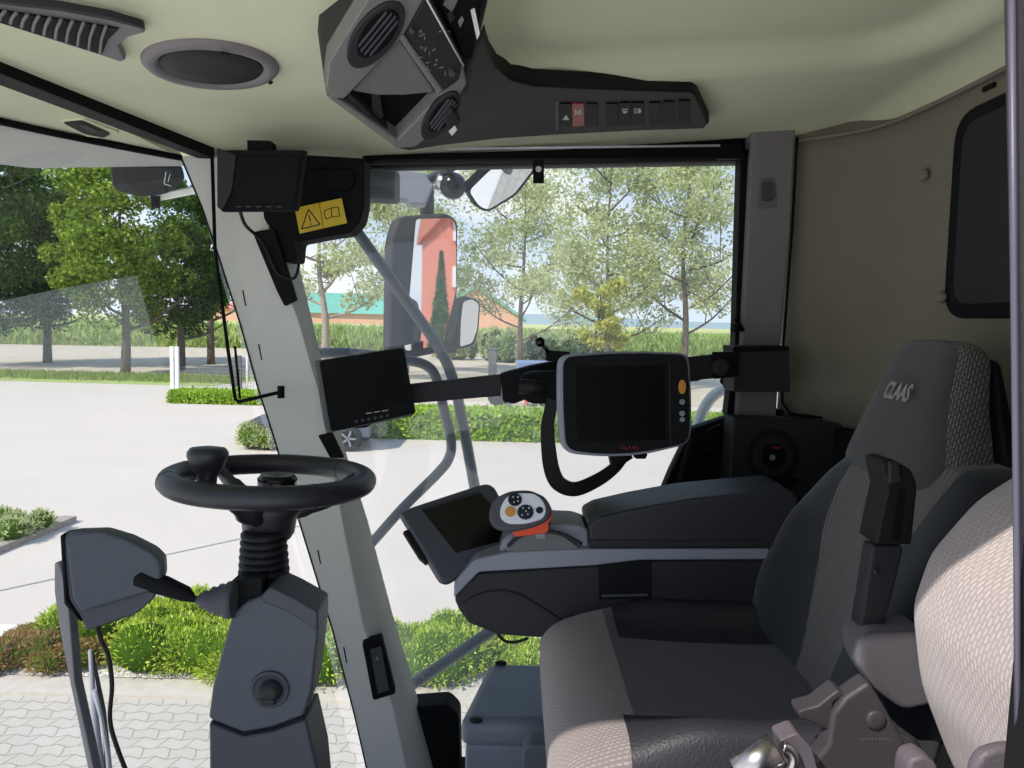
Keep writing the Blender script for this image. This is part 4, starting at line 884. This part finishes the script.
g.build('marking', 'print_white', t)
MB().lathe([(.034, 0), (.030, .008), (.012, .014)], P(360, 421, 1.735), (0, .2, -1)).build('ball_base', 'black_gloss', t)

TN = CAMN(.05, .06); TO = P(625, 405, 1.52)
t = thing('terminal', 'large black terminal with grey rim and amber button on the rail', 'terminal', TO)
outer = rnd([(559, 355), (625, 350.5), (689, 353), (692.5, 400), (691, 444), (640, 456), (600, 457), (562, 453), (558, 400)], [12, 40, 10, 40, 12, 30, 30, 14, 40])
inner = rnd([(563.5, 357), (625, 352.5), (687, 355), (690.5, 400), (689, 443), (640, 453), (600, 454.5), (566, 450), (563, 400)], [10, 40, 9, 40, 10, 30, 30, 12, 40])
MB().slab(outer, TO, TN, .045).build('rim', 'grey_plastic', t, bevel=.006, seg=3)
MB().slab(inner, TO, TN, .006, lift=.004).build('front_panel', 'black_soft', t, bevel=.002)
MB().slab([(576, 367), (665, 365), (666, 440), (577, 442)], TO, TN, .002, lift=.0048).build('screen', 'screen', t)
MB().slab([(669, 362), (670, 362), (671, 444), (670, 444)], TO, TN, .001, lift=.0046).build('groove', 'dark_plastic', t)
MB().slab(circ(682.5, 387, 3.6, 7.2), TO, TN, .006, lift=.008).build('amber_button', 'amber', t, bevel=.001)
for y, r in ((402, 2.8), (413.5, 2.8), (419.5, 2.6)): MB().slab(circ(682.5, y, r, n=14), TO, TN, .006, lift=.007).build('grey_button', 'grey_plastic', t, bevel=.001)
text('lettering', 'CLAAS', .0095, frame_on(629, 447.5, TO, TN, lift=.0055), 'print_red', t, squash=1.35)
g = MB(); g.slab([(610, 455), (628, 455), (626, 464), (612, 466)], TO, TN, .03, lift=-.03); g.tube([P(616, 466, 1.56), P(632, 456, 1.56)], .006, 6); g.slab([(634, 455), (648, 454), (646, 459), (636, 459)], TO, TN, .02, lift=-.02); g.build('foot_bracket', 'black', t, bevel=.002)
sp_ = smoothpath([P(553, 400, 1.62), P(548, 425, 1.61), P(549, 452, 1.6), P(553, 474, 1.59), P(561, 486, 1.585), P(577, 490, 1.58), P(600, 480, 1.58), P(616, 468, 1.57), P(624, 458, 1.57)], 6)
g = MB()
for i in range(len(sp_) - 1):
    pass
rings = []
for i, p in enumerate(sp_):
    tt = (sp_[min(i + 1, len(sp_) - 1)] - sp_[max(i - 1, 0)]).normalized(); nn = tt.cross(V((0, 1, 0))).normalized(); wd = .012 + .007 * math.sin(i / len(sp_) * 3.14)
    dp = V((0, .003, 0)); rings.append([p + nn * wd - dp, p - nn * wd - dp + V((0, .02, 0)), p - nn * wd + dp + V((0, .02, 0)), p + nn * wd + dp])
g.loft(rings, sm=False); tag(g.build('hanging_strap', 'belt'), 'black fabric strap looping below the large terminal', 'strap')

# ================================================================== REAR RIGHT CONSOLE
t = thing('rear_side_console', 'dark side console with recessed socket knob behind the armrest', 'console', P(780, 500, 1.9))
CO2 = P(780, 455, 1.88)
MB().slab([(734, 418), (778, 419), (842, 424), (846, 520), (800, 600), (715, 600), (728, 500)], CO2, CAMN(), .09).build('panel', 'dark_plastic', t, bevel=.006)
MB().slab(circ(773, 456, 27, n=32), CO2, CAMN(), .008, lift=.002).build('recess_plate', 'panel_black', t, bevel=.002)
MB().slab(circ(773, 456, 20, n=32), CO2, CAMN(), .008, lift=.005).build('socket_ring', 'dark_plastic', t, bevel=.002)
kb = MB().slab(circ(774, 456, 12, n=28), CO2, CAMN(), .01, lift=.016).build('rotary_knob', 'black', t, bevel=.002)
MB().slab(circ(772.5, 457.5, 3, n=14), CO2, CAMN(), .002, lift=.0165).build('knob_marking', 'grey_plastic', kb)
MB().slab([(770, 447), (776, 446), (782, 448), (776, 450)], CO2, CAMN(), .002, lift=.0165).build('red_marking', 'print_red', kb)
g = MB(); g.slab([(776, 476), (800, 478), (790, 492), (770, 492)], CO2, CAMN(), .01, lift=.004); g.build('lower_recess', 'black', t, bevel=.002)
g = MB(); g.slab([(708, 430), (722, 424), (720, 500), (700, 500)], P(712, 460, 1.975), CAMN(), .02); g.ball(P(717, 432, 1.95), .006); g.ball(P(709, 450, 1.95), .006)
g.tube([P(693, 440, 1.96), P(682, 480, 1.96), P(676, 510, 1.96)], .014, 8)
tag(g.build('window_latch', 'black', bevel=.002), 'black latch rail on the lower wall behind the terminal', 'latch')

# ================================================================== STEERING
t = thing('steering_column', 'dark grey steering column with black bellows below the wheel', 'steering column', V((-.47, 1.3, 0)))
SY = 1.19; O_ = P(270, 660, SY); n_ = CAMN(.05)
up = [(262, 596), (270, 588), (290, 597), (317, 612), (318, 636), (312, 690), (304, 716), (272, 728), (243, 733), (208, 719), (212, 688), (222, 650), (232, 614), (246, 602)]
MB().slab(up, O_, n_, .085).build('upper_shell', 'column_plastic', t, bevel=.006, seg=3)
MB().slab([(260, 597), (270, 587), (290, 596), (318, 611.5), (318, 634), (304, 623), (286, 612), (262, 603)], O_, n_, .088, lift=.003).build('shell_cap', 'column_top', t, bevel=.005, seg=3)
lo = [(208.5, 723), (243, 737), (272, 732), (306, 720), (317, 768), (330, 900), (345, 1075), (195, 1075), (207, 900), (209, 768)]
MB().slab(lo, O_, n_, .10, lift=-.004).build('lower_shell', 'column_top', t, bevel=.006, seg=3)
kp = ON(270, 689, O_, n_)
MB().lathe([(.034, -.002), (.034, .003), (.031, .006), (.027, .003), (.025, .001), (.002, .001)], kp, n_, 32).build('knob_ring', 'column_top', t)
g = MB(); g.lathe([(.02, 0), (.019, .008), (.012, .016), (.003, .018)], kp + V((.002, 0, -.002)), n_, 24); g.box(kp + n_ * .012 + V((.0, 0, -.016)), (.024, .012, .012)); g.build('tilt_knob', 'dark_plastic', t, bevel=.001)
ctr = P(264, 560, 1.27)
ax = V((.03, .045, 1)).normalized()
WC = P(271, 479, 1.30)
prof = []
bz = (P(264, 588, 1.27) - ctr).z; tz = (P(264, 530, 1.27) - ctr).z
for i in range(8):
    z = bz + (tz - bz) * i / 8; hh = (tz - bz) / 8
    r = .047 - .0016 * i * .6; prof += [(r - .007, z), (r, z + hh * .25), (r, z + hh * .65), (r - .007, z + hh)]
MB().lathe(prof, ctr, (0, 0, 1), 28).build('bellows', 'rubber', t)
MB().slab(rnd([(229, 582), (262, 576), (262, 620), (252, 622), (229, 616)], 3), P(245, 600, 1.20), CAMN(), .08).build('stalk_mount', 'black', t, bevel=.004)
jx0, jx1 = P(236, 600, 1.19), P(197, 600, 1.19)
g = MB(); d = (jx1 - jx0)
g.lathe([(.030, 0), (.032, d.length * .2), (.026, d.length * .25), (.028, d.length * .4), (.021, d.length * .45), (.023, d.length * .6), (.015, d.length * .65), (.016, d.length * .8), (.007, d.length)], jx0, d, 24); g.build('stalk_boot', 'mid_plastic', t)
a = P(200, 600, 1.19)
pts = [P(203, 600, 1.19), P(194, 599, 1.19), P(186, 594, 1.185), P(165, 586, 1.18), P(150, 581, 1.175), P(139, 577, 1.17), P(137, 576, 1.17)]
st = MB().tube(pts, [.005, .006, .013, .0165, .0175, .017, .012], 16).build('stalk_lever', 'black_soft', t)
MB().tube([P(138.5, 577, 1.17), P(136, 576, 1.168)], [.010, .009], 12).build('stalk_end', 'mid_plastic', st)
# wheel
t = thing('steering_wheel', 'black leather steering wheel with spinner knob', 'steering wheel', WC)
u = ax.orthogonal().normalized(); u = (V((1, 0, 0)) - ax * ax.x).normalized(); b = ax.cross(u)
R_ = .1725
MB().tube([WC + (u * math.cos(a_) + b * math.sin(a_)) * R_ for a_ in [2 * math.pi * k / 72 for k in range(72)]], .0205, 18, closed=True).build('rim', 'wheel_leather', t)
g = MB()
for a_ in (math.radians(55), math.radians(-48), math.radians(172), math.radians(-150)):
    c = WC + (u * math.cos(a_) + b * math.sin(a_)) * R_; tt = (-u * math.sin(a_) + b * math.cos(a_))
    g.lathe([(.0208, -.0012), (.0211, 0), (.0208, .0012)], c, tt, 20)
g.build('rim_seam', 'rubber', t)
hub = WC - ax * .055
g = MB(); g.lathe([(.040, -.055), (.046, -.045), (.050, -.015), (.062, .0), (.060, .012), (.045, .018), (.002, .02)], hub, ax, 32); g.build('hub', 'wheel_leather', t)
for a_ in (math.radians(-95), math.radians(25), math.radians(145)):
    e = WC + (u * math.cos(a_) + b * math.sin(a_)) * (R_ - .004); s0 = hub + (u * math.cos(a_) + b * math.sin(a_)) * .03
    MB().tube(smoothpath([s0, s0.lerp(e, .5) - ax * .012, e], 6), [.026] * 4 + [.022] * 4 + [.016] * 5, 12, flat=.55).build('spoke', 'wheel_leather', t)
g = MB(); g.lathe([(.034, .0), (.036, .016), (.03, .024), (.02, .022), (.002, .018)], hub + ax * .040 + V((.012, 0, 0)), ax, 24); g.build('hub_cap', 'black_gloss', t)
kb_ = WC + (u * math.cos(math.radians(213)) + b * math.sin(math.radians(213))) * R_ * .93; kb_ = P(207, 478, kb_.y)
kk = MB().lathe([(.016, -.012), (.017, .006), (.026, .018), (.034, .038), (.034, .045), (.029, .052), (.014, .0545), (.001, .054)], kb_, ax, 28).build('spinner_knob', 'wheel_leather', t)

# grey cabled housing
HN = CAMN(.25, .1); HO = P(112, 580, 1.15)
t = thing('display_housing', 'grey rounded plastic display housing with a black cable, left of the steering column', 'display housing', HO)
hp_ = rnd([(62, 540), (67, 530), (101, 529), (128, 537), (154, 550), (164, 560), (165, 578), (155, 598), (137, 614), (86, 632), (80, 618), (68, 600)], 4)
MB().slab(hp_, HO, HN, .05, lift=-.012, scale=.92).build('front_shell', 'column_top', t, bevel=.01, seg=3)
MB().slab([(HOx, y) for HOx, y in rnd([(65, 541), (70, 532), (101, 531), (127, 539), (152, 552), (161, 561), (162, 577), (155, 591), (82, 613), (72, 600)], 4)], HO, HN, .03, lift=0).build('back_shell', 'column_plastic', t, bevel=.012, seg=4)
MB().slab([(60, 536), (64, 533), (67, 600), (82, 622), (78, 620), (64, 604)], HO, HN, .03, lift=-.01).build('side_bracket', 'black_soft', t, bevel=.002)
MB().tube(smoothpath([P(97, 625, 1.17), P(101, 640, 1.17), P(108, 655, 1.17), P(112, 685, 1.17), P(110, 720, 1.17), P(118, 750, 1.17), P(132, 785, 1.17)], 5), .0038, 8).build('cable', 'rubber', t)

# ================================================================== ARMREST UNIT
AY = 1.44; AO = P(600, 580, AY); an_ = CAMN()
t = thing('armrest_console', 'grey and black armrest console beside the driver seat', 'armrest', P(620, 640, AY + .08))
MB().slab([(454, 600), (461, 588), (479, 573), (593, 566), (640, 561), (775, 560), (790, 620), (765, 640), (568, 640), (498, 635), (468, 623), (459, 611)], AO, an_, .17).build('lower_shell', 'dark_plastic', t, bevel=.008, seg=3)
MB().slab([(453.6, 599), (454, 583), (474, 560), (508, 552), (583, 549), (770, 549), (768, 560), (640, 560.5), (593, 566), (479, 572.5)], AO, an_, .18, lift=.006).build('grey_band', 'grey_plastic', t, bevel=.005, seg=3)
arc = [(461, 606), (470, 598), (486, 592), (503, 590), (520, 594), (545, 609), (573, 627)]
MB().slab(arc + [(582, 637), (568, 640), (498, 635), (468, 623)], AO, an_, .16, lift=.006).build('bulge', 'dark_plastic', t, bevel=.005, seg=3)
MB().slab(rnd([(598, 562), (651, 561), (651, 599), (599, 600)], 2), AO, an_, .01, lift=.004).build('side_pocket', 'black_soft', t, bevel=.002)
MB().slab([(602, 595), (648, 594), (648, 596), (602, 597)], AO, an_, .004, lift=.007).build('pocket_lip', 'mid_plastic', t)
g = MB(); pad = [(588, 524), (600, 517), (640, 508), (690, 499), (740, 494), (790, 490), (800, 497), (790, 548), (590, 547)]
MB().slab(rnd(pad, 4), AO, an_, .15, lift=.002).build('arm_pad', 'leather', t, bevel=.016, seg=4)
MB().slab([(589, 540), (785, 541), (784, 548), (589, 548)], AO, an_, .14, lift=.006).build('pad_base', 'dark_plastic', t, bevel=.003)
hubp = [(498, 553), (502, 541), (512, 532), (530, 527), (550, 524), (575, 525), (588, 529), (590, 549)]
MB().slab(hubp, AO, an_, .12, lift=-.01).build('lever_hub', 'grey_plastic', t, bevel=.008, seg=3)
MB().slab([(506, 552), (512, 541), (525, 534), (545, 531), (562, 535), (580, 548), (575, 549.5)], AO, an_, .01, lift=.004).build('lever_dial', 'grey_metal_dark', t, bevel=.003)
g = MB(); g.tube(smoothpath([P(508, 546, AY - .012), P(520, 536, AY - .012), (P(540, 531, AY - .012)), P(562, 534, AY - .012), P(582, 544, AY - .012)], 4), .004, 6); g.build('slot_edge', 'dark_plastic', t)
MB().ball(P(571, 524, AY + .06), .008, sc=(1.8, 1, .7)).build('small_button', 'chrome', t)
g = MB(); g.tube(smoothpath([P(498, 634, AY + .05), P(505, 641, AY + .05), P(516, 642, AY + .05), P(528, 638, AY + .05)], 4), .0035, 6); g.build('cable', 'rubber', t)
g = MB(); g.slab([(722, 606), (765, 606), (766, 625), (724, 625)], AO, an_, .004, lift=.002); g.build('inset', 'black', t)
MB().box((.42, AY + .12, .45), (.14, .12, .5)).build('support', 'black_soft', t, bevel=.01)
# joystick
JC = P(521, 510, AY - .03)
t = thing('drive_lever', 'grey drive lever grip with silver keypad and orange collar on the armrest', 'joystick', P(530, 540, AY + .03))
JN = CAMN(.0, .45).normalized()
def ell_slab(m, pts, O, dep, lift, parent, name, bev, sc=1.0): return MB().slab(pts, O, JN, dep, lift=lift, scale=sc).build(name, m, parent, bevel=bev, seg=4)
body = rnd([(489, 507), (495, 497), (510, 490), (530, 489), (546, 496), (553, 508), (550, 520), (535, 527), (512, 532), (495, 530), (488, 520)], 6)
ell_slab('mid_plastic', body, JC, .075, .012, t, 'grip', .016, .8)
plate = rnd([(500, 508), (506, 497), (517, 493), (534, 493), (543, 500), (547, 510), (543, 519), (525, 524), (508, 524), (500, 518)], 5)
kp_ = ell_slab('silver', plate, JC, .006, .017, t, 'keypad', .002)
for x, y, r, m in ((515, 499.5, 7, 'black_gloss'), (525.5, 512, 8.2, 'black_gloss'), (539.5, 510, 3.6, 'black_gloss'), (510.5, 511.5, 5.6, 'amber')):
    o = MB().slab(circ(x, y, r, r * .92, n=24), JC, JN, .006, lift=.020).build('key', m, kp_, bevel=.001)
    if m == 'amber': o['label'] = 'amber key'
g = MB()
for x, y in ((513, 497), (518, 497), (514, 502), (518, 501), (523, 508), (529, 508), (522, 515), (528, 514), (526, 511)): g.slab(circ(x, y, .8, n=8), JC, JN, .001, lift=.0205)
g.build('key_symbol', 'print_white', kp_)
MB().slab([(500, 524), (515, 527), (535, 524), (551, 516), (552.5, 512), (552.5, 517), (548, 524), (549, 530), (545, 534), (515, 537), (512, 531), (500, 528)], P(530, 528, AY - .022), CAMN(), .05).build('orange_collar', 'orange_rubber', t, bevel=.005, seg=3)
MB().tube([P(531, 533, AY + .055), P(531, 548, AY + .055)], .022, 14).build('stem', 'dark_plastic', t)
MB().slab([(536, 534), (545, 534), (545, 538), (536, 539)], P(540, 535, AY - .024), CAMN(), .01).build('tab', 'grey_plastic', t)
# armrest touch display
DN = V((.20, -.80, .56)).normalized(); DO = P(460, 530, 1.50)
t = thing('armrest_display', 'tilted black display at the front end of the armrest', 'display', DO)
MB().slab(rnd([(400, 512), (411, 507), (478, 485), (488, 483), (495, 487), (506, 508), (508, 546), (487, 560), (449, 582), (441, 580)], 4), DO, DN, .035).build('casing', 'column_top', t, bevel=.006, seg=3)
MB().slab([(421, 509), (478, 491), (501, 514), (505, 540), (456, 553)], DO, DN, .004, lift=.001).build('screen', 'black_gloss', t)
MB().slab([(424, 508), (478, 490.5), (483, 495), (478, 493.5), (421, 511)], DO, DN, .004, lift=.003).build('inner_edge', 'dark_plastic', t)
MB().slab([(403, 531), (408, 529), (430, 560), (427, 564), (420, 558)], DO, DN, .02, lift=-.012).build('side_grip', 'black_soft', t, bevel=.003)
MB().tube([P(500, 560, 1.56), P(478, 570, 1.52)], .02, 10).build('mount', 'dark_plastic', t)

# ================================================================== STORAGE BOX (by the seat)
t = thing('storage_box', 'blue-grey lidded plastic box on the floor beside the driver seat', 'storage box', V((.0, 1.78, 0)))
zt = .40
tp = [PZ(x, y, zt) for x, y in [(459, 722), (488, 662), (600, 661), (600, 722)]]
tp = [V((-.118, 1.62, zt)), V((-.060, 1.97, zt)), V((.25, 1.97, zt)), V((.25, 1.62, zt))]
p1, p2, p3 = PZ(459, 720, zt), PZ(489, 661, zt), PZ(556, 661, zt)
tp = [p1, p2, V((.26, p2.y, zt)), V((.26, p1.y, zt))]
g = MB(); g.prism(tp, V((0, 0, -.07))); g.build('lid', 'box_plastic', t, bevel=.025, seg=4)
c_ = sum(tp, V()) / 4
g = MB(); g.prism([c_ + (p - c_) * .94 + V((0, 0, -.06)) for p in tp], V((0, 0, -.34))); g.build('body', 'box_plastic', t, bevel=.015, seg=3)
for x, y in ((476, 720), (501, 663)):
    q = PZ(x, y, zt + .002); MB().ball(q, .016, sc=(1, .8, .35), seg=12).build('rubber_stop', 'rubber', t)
g = MB(); pcx = P(540, 752, 1.35); g.slab(rnd([(523, 752), (530, 745), (570, 744), (570, 800), (523, 800)], 3), P(540, 752, 1.35), CAMN(), .05); tag(g.build('pedal_bin', 'column_plastic', bevel=.005), 'small grey tray rim between storage box and seat cushion', 'tray')

# ================================================================== SEATS
def cushion(parent, X0, X1, Yn, Yf, zt, zb, mats):
    """seat cushion lofted front to back, bolsters on both sides"""
    rings = []; NS = 40
    W = Yf - Yn; yc = (Yn + Yf) / 2
    for i in range(NS + 1):
        s = i / NS; x = X0 + (X1 - X0) * (1 - math.cos(s * math.pi)) / 2
        u_ = (x - X0) / (X1 - X0)
        e = min(1, math.sqrt(max(0, 1 - (1 - min(u_ / .22, 1)) ** 2)) + .02) * min(1, math.sqrt(max(0, 1 - (1 - min((1 - u_) / .12, 1)) ** 2)) + .3)
        ring = []; K = 36
        top = zt - .012 * math.sin(u_ * math.pi) + .02 * (1 - u_)
        for k in range(K):
            a_ = 2 * math.pi * k / K; cx_, sx_ = math.cos(a_), math.sin(a_)
            yy = abs(cx_) ** .45 * (1 if cx_ > 0 else -1) * W / 2; zz = abs(sx_) ** .5 * (1 if sx_ > 0 else -1)
            h = (top - zb) / 2; 
            bol = .05 * sst(.55, .85, abs(yy) / (W / 2)) * sst(.1, .45, u_) if zz > 0 else 0
            z = zb + h + zz * h * (e if zz > 0 else (.5 + .5 * e)) + bol * (1 if zz > .6 else 0)
            ring.append(V((x, yc + yy * (.93 + .07 * e) + 0, z)))
        rings.append(ring)
    g = MB(); g.loft(rings)
    for i, f in enumerate(g.f):
        c = sum((V(g.v[k]) for k in f), V()) / len(f)
        g.mi[i] = 1 if (c.y < Yn + .115 and c.x > X0 + .11) or (c.y > Yf - .17 and c.x > X0 + .15) else (2 if c.x < X0 + .125 else 0)
    return g.build('seat_cushion', mats, parent, sub=1)
def backrest(parent, secs, mats, fw=.25):
    """secs: (z, x_front, y_near, y_far, thickness, wing)"""
    rings = []; K = 72
    for (z, xf, yn, yf, th, wing) in secs:
        ring = []; yc = (yn + yf) / 2; w_ = (yf - yn) / 2
        for k in range(K):
            a_ = 2 * math.pi * (k + .5) / K; c, s = math.cos(a_), math.sin(a_)
            yy = abs(s) ** .55 * (1 if s > 0 else -1); xx = abs(c) ** .7 * (1 if c > 0 else -1)
            x = xf + th / 2 + xx * th / 2
            if xx < 0: x += wing * (1 - abs(yy) ** 2.2) - wing * .5
            ring.append(V((x, yc + yy * w_, z)))
        rings.append(ring)
    g = MB(); g.loft(rings)
    for i, f in enumerate(g.f):
        k = i % K if i < len(rings) * K - K else 0
        a_ = 2 * math.pi * (k + 1) / K; front = math.cos(a_) < 0 and abs(math.sin(a_)) < fw
        g.mi[i] = 0 if front else 1
    return g, rings
# driver seat
t = thing('driver_seat', 'driver seat with dark patterned fabric back and light front cushion edge', 'seat', V((.35, 1.2, .1)))
cushion(t, .072, .60, .93, 1.47, .700, .53, ['fabric_shade', 'leather', 'fabric_cushion'])
g = MB(); g.box((.34, 1.2, .50), (.46, .44, .12)); g.box((.34, 1.2, .22), (.36, .36, .46)); g.build('suspension_base', 'black_soft', t, bevel=.02)
# backrest sections from pixel outlines
def lerp(a, b, t): return a + (b - a) * t
secs = []
key = [(.60, .490, .96, 1.46, .16, .0), (.68, .490, .96, 1.46, .17, .05), (.80, .515, .96, 1.46, .17, .07), (.92, .565, .97, 1.45, .17, .07), (1.02, .63, .99, 1.43, .16, .045), (1.08, .675, 1.02, 1.40, .15, .015)]
for i in range(len(key) - 1):
    for s in range(4): secs.append(tuple(lerp(a_, b_, s / 4) for a_, b_ in zip(key[i], key[i + 1])))
secs.append(key[-1]); secs.append((1.10, .69, 1.05, 1.37, .11, .0)); 
g, _ = backrest(t, secs, None, .9)
g.mi = [0] * len(g.mi); g.build('backrest', ['seat_back'], t, sub=1)
hs = [(1.03, .655, 1.06, 1.43, .10, 0), (1.05, .655, 1.06, 1.435, .11, 0), (1.10, .675, 1.09, 1.435, .11, 0), (1.15, .697, 1.135, 1.43, .10, 0), (1.21, .722, 1.17, 1.425, .09, 0), (1.255, .742, 1.185, 1.415, .08, 0), (1.277, .752, 1.205, 1.395, .06, 0), (1.287, .76, 1.24, 1.36, .035, 0)]
g, _ = backrest(t, hs, None, .8); hr = g.build('headrest', ['fabric_plain', 'fabric_side'], t, sub=1)
hn = V((-1, 0, .42)).normalized(); up_ = V((.40, 0, 1)).normalized(); xx_ = up_.cross(hn)
xm = hn; M = Matrix.Translation(V((.700, 1.285, 1.190))) @ Matrix((up_.cross(hn), up_, hn)).transposed().to_4x4()
text('lettering', 'CLAAS', .046, M, 'thread_grey', hr, squash=.60)
# hard back shell and side mechanism
g = MB()
rings = []
for (z, xf, yn, yf, th) in [(.62, .62, .94, 1.46, .05), (.75, .635, .935, 1.465, .07), (.92, .685, .95, 1.45, .08), (1.05, .745, 1.02, 1.42, .06), (1.14, .785, 1.12, 1.42, .04), (1.255, .812, 1.19, 1.40, .025)]:
    rings.append([V((xf, yn, z)), V((xf + th, yn + .03, z)), V((xf + th, yf - .03, z)), V((xf, yf, z))])
g.loft(rings, sm=False); g.build('back_shell', 'black_soft', t, bevel=.012, seg=3)
g = MB(); g.slab(rnd([(882, 462), (893, 459), (912, 470), (918, 486), (912, 545), (876, 545), (881, 520), (888, 490)], 4), P(898, 500, .925), CAMN(), .05); g.build('belt_cover', 'panel_black', t, bevel=.006, seg=3)
g = MB(); g.slab(rnd([(899, 488), (907, 490), (900, 540), (892, 540)], 2), P(898, 500, .925), CAMN(), .004, lift=.001); g.build('belt_slot', 'black', t)
g = MB(); g.slab([(890, 462), (899, 462), (902, 482), (890, 484)], P(898, 500, .925), CAMN(), .02, lift=.006); g.build('belt_guide', 'dark_plastic', t, bevel=.002)
g = MB(); g.slab([(873, 546), (905, 546), (896, 585), (884, 630), (868, 660), (858, 640), (866, 590)], P(880, 600, .925), CAMN(), .03); g.ball(P(876, 572, .922), .004); g.build('side_cover', 'dark_plastic', t, bevel=.005, seg=3)
g = MB(); g.slab(rnd([(860, 645), (872, 632), (930, 632), (935, 706), (905, 712), (880, 694), (864, 670)], 8), P(890, 660, .90), CAMN(), .06); g.build('lumbar_cover', 'velour', t, bevel=.015, seg=4)
RO = P(850, 720, .86)
g = MB(); g.slab([(870, 682), (846, 698), (833, 715), (829, 745), (810, 768), (800, 810), (930, 810), (914, 757), (908, 748), (885, 706)], RO, CAMN(), .03); rc = g.build('recliner_cover', 'recliner_grey', t, bevel=.006, seg=3)
MB().lathe([(.0125, -.002), (.0125, .003), (.010, .005), (.001, .004)], ON(875, 719, RO, CAMN()), (0, -1, 0), 20).build('cover_bolt', 'recliner_grey', rc)
g = MB()
for i in range(9): ln(g, (861 + i * 3.6, 739.5), (863 + i * 3.6, 739.5), 2.2, RO, CAMN(), .001)
g.build('embossed_lettering', 'mid_plastic', rc)
g = MB(); g.slab([(799, 711), (818, 706), (838, 690), (846, 694), (834, 703), (830, 732), (815, 724), (800, 719)], RO, CAMN(), .03, lift=-.008); g.build('recliner_lever', 'recliner_grey', t, bevel=.003)
# seat belt buckle
t = thing('belt_buckle', 'metal seat belt buckle standing beside the seat cushion', 'buckle', P(790, 800, .80))
MB().tube([P(737, 772, .80), P(776, 748, .80)], [.016, .018], 16).build('latch_tube', 'chrome', t)
g = MB(); g.slab(rnd([(780, 740), (798, 733), (812, 748), (826, 800), (792, 800)], 4), P(800, 760, .80), CAMN(), .03); g.build('housing', 'seat_grey', t, bevel=.005, seg=3)
g = MB(); g.tube(smoothpath([P(782, 746, .79), P(790, 750, .79), P(794, 760, .79), P(788, 772, .79), P(770, 778, .79)], 4), .006, 8); g.build('hook', 'chrome', t)
# passenger seat
t = thing('passenger_seat', 'light patterned fabric instructor seat cut off by the door post', 'seat', V((.55, .66, .1)))
key = [(.50, .70, .50, .80, .14, 0), (.60, .655, .46, .86, .16, .01), (.68, .60, .44, .885, .17, .02), (.75, .558, .44, .90, .17, .02), (.85, .515, .43, .905, .17, .02), (.95, .497, .43, .905, .17, .02), (1.02, .512, .44, .90, .17, .02), (1.09, .56, .45, .895, .16, .01), (1.14, .615, .46, .88, .15, 0), (1.19, .68, .48, .85, .12, 0), (1.205, .71, .52, .81, .08, 0)]
secs = []
for i in range(len(key) - 1):
    for s in range(3): secs.append(tuple(lerp(a_, b_, s / 3) for a_, b_ in zip(key[i], key[i + 1])))
secs.append(key[-1])
g, _ = backrest(t, secs, None); g.mi = [0] * len(g.mi); g.build('backrest', ['fabric_light'], t, sub=1)
g = MB(); g.box((.70, .66, .42), (.38, .40, .14)); g.box((.70, .66, .19), (.3, .3, .36)); g.build('base', 'black_soft', t, bevel=.03, seg=3)
g = MB(); g.slab(rnd([(975, 768), (984, 754), (1003, 748), (1040, 746), (1040, 810), (970, 810)], 8), P(1000, 770, .52), CAMN(), .012); tag(g.build('seat_side_handle', 'seat_grey', bevel=.008, seg=3), 'smooth grey plastic cover at the foot of the passenger seat', 'cover')
g = MB(); g.slab([(908, 768), (912, 760), (925, 756), (938, 765), (945, 800), (905, 800)], P(925, 775, .75), CAMN(), .03); tag(g.build('buckle_end', 'seat_grey', bevel=.005), 'small grey buckle end between the two seats', 'buckle')
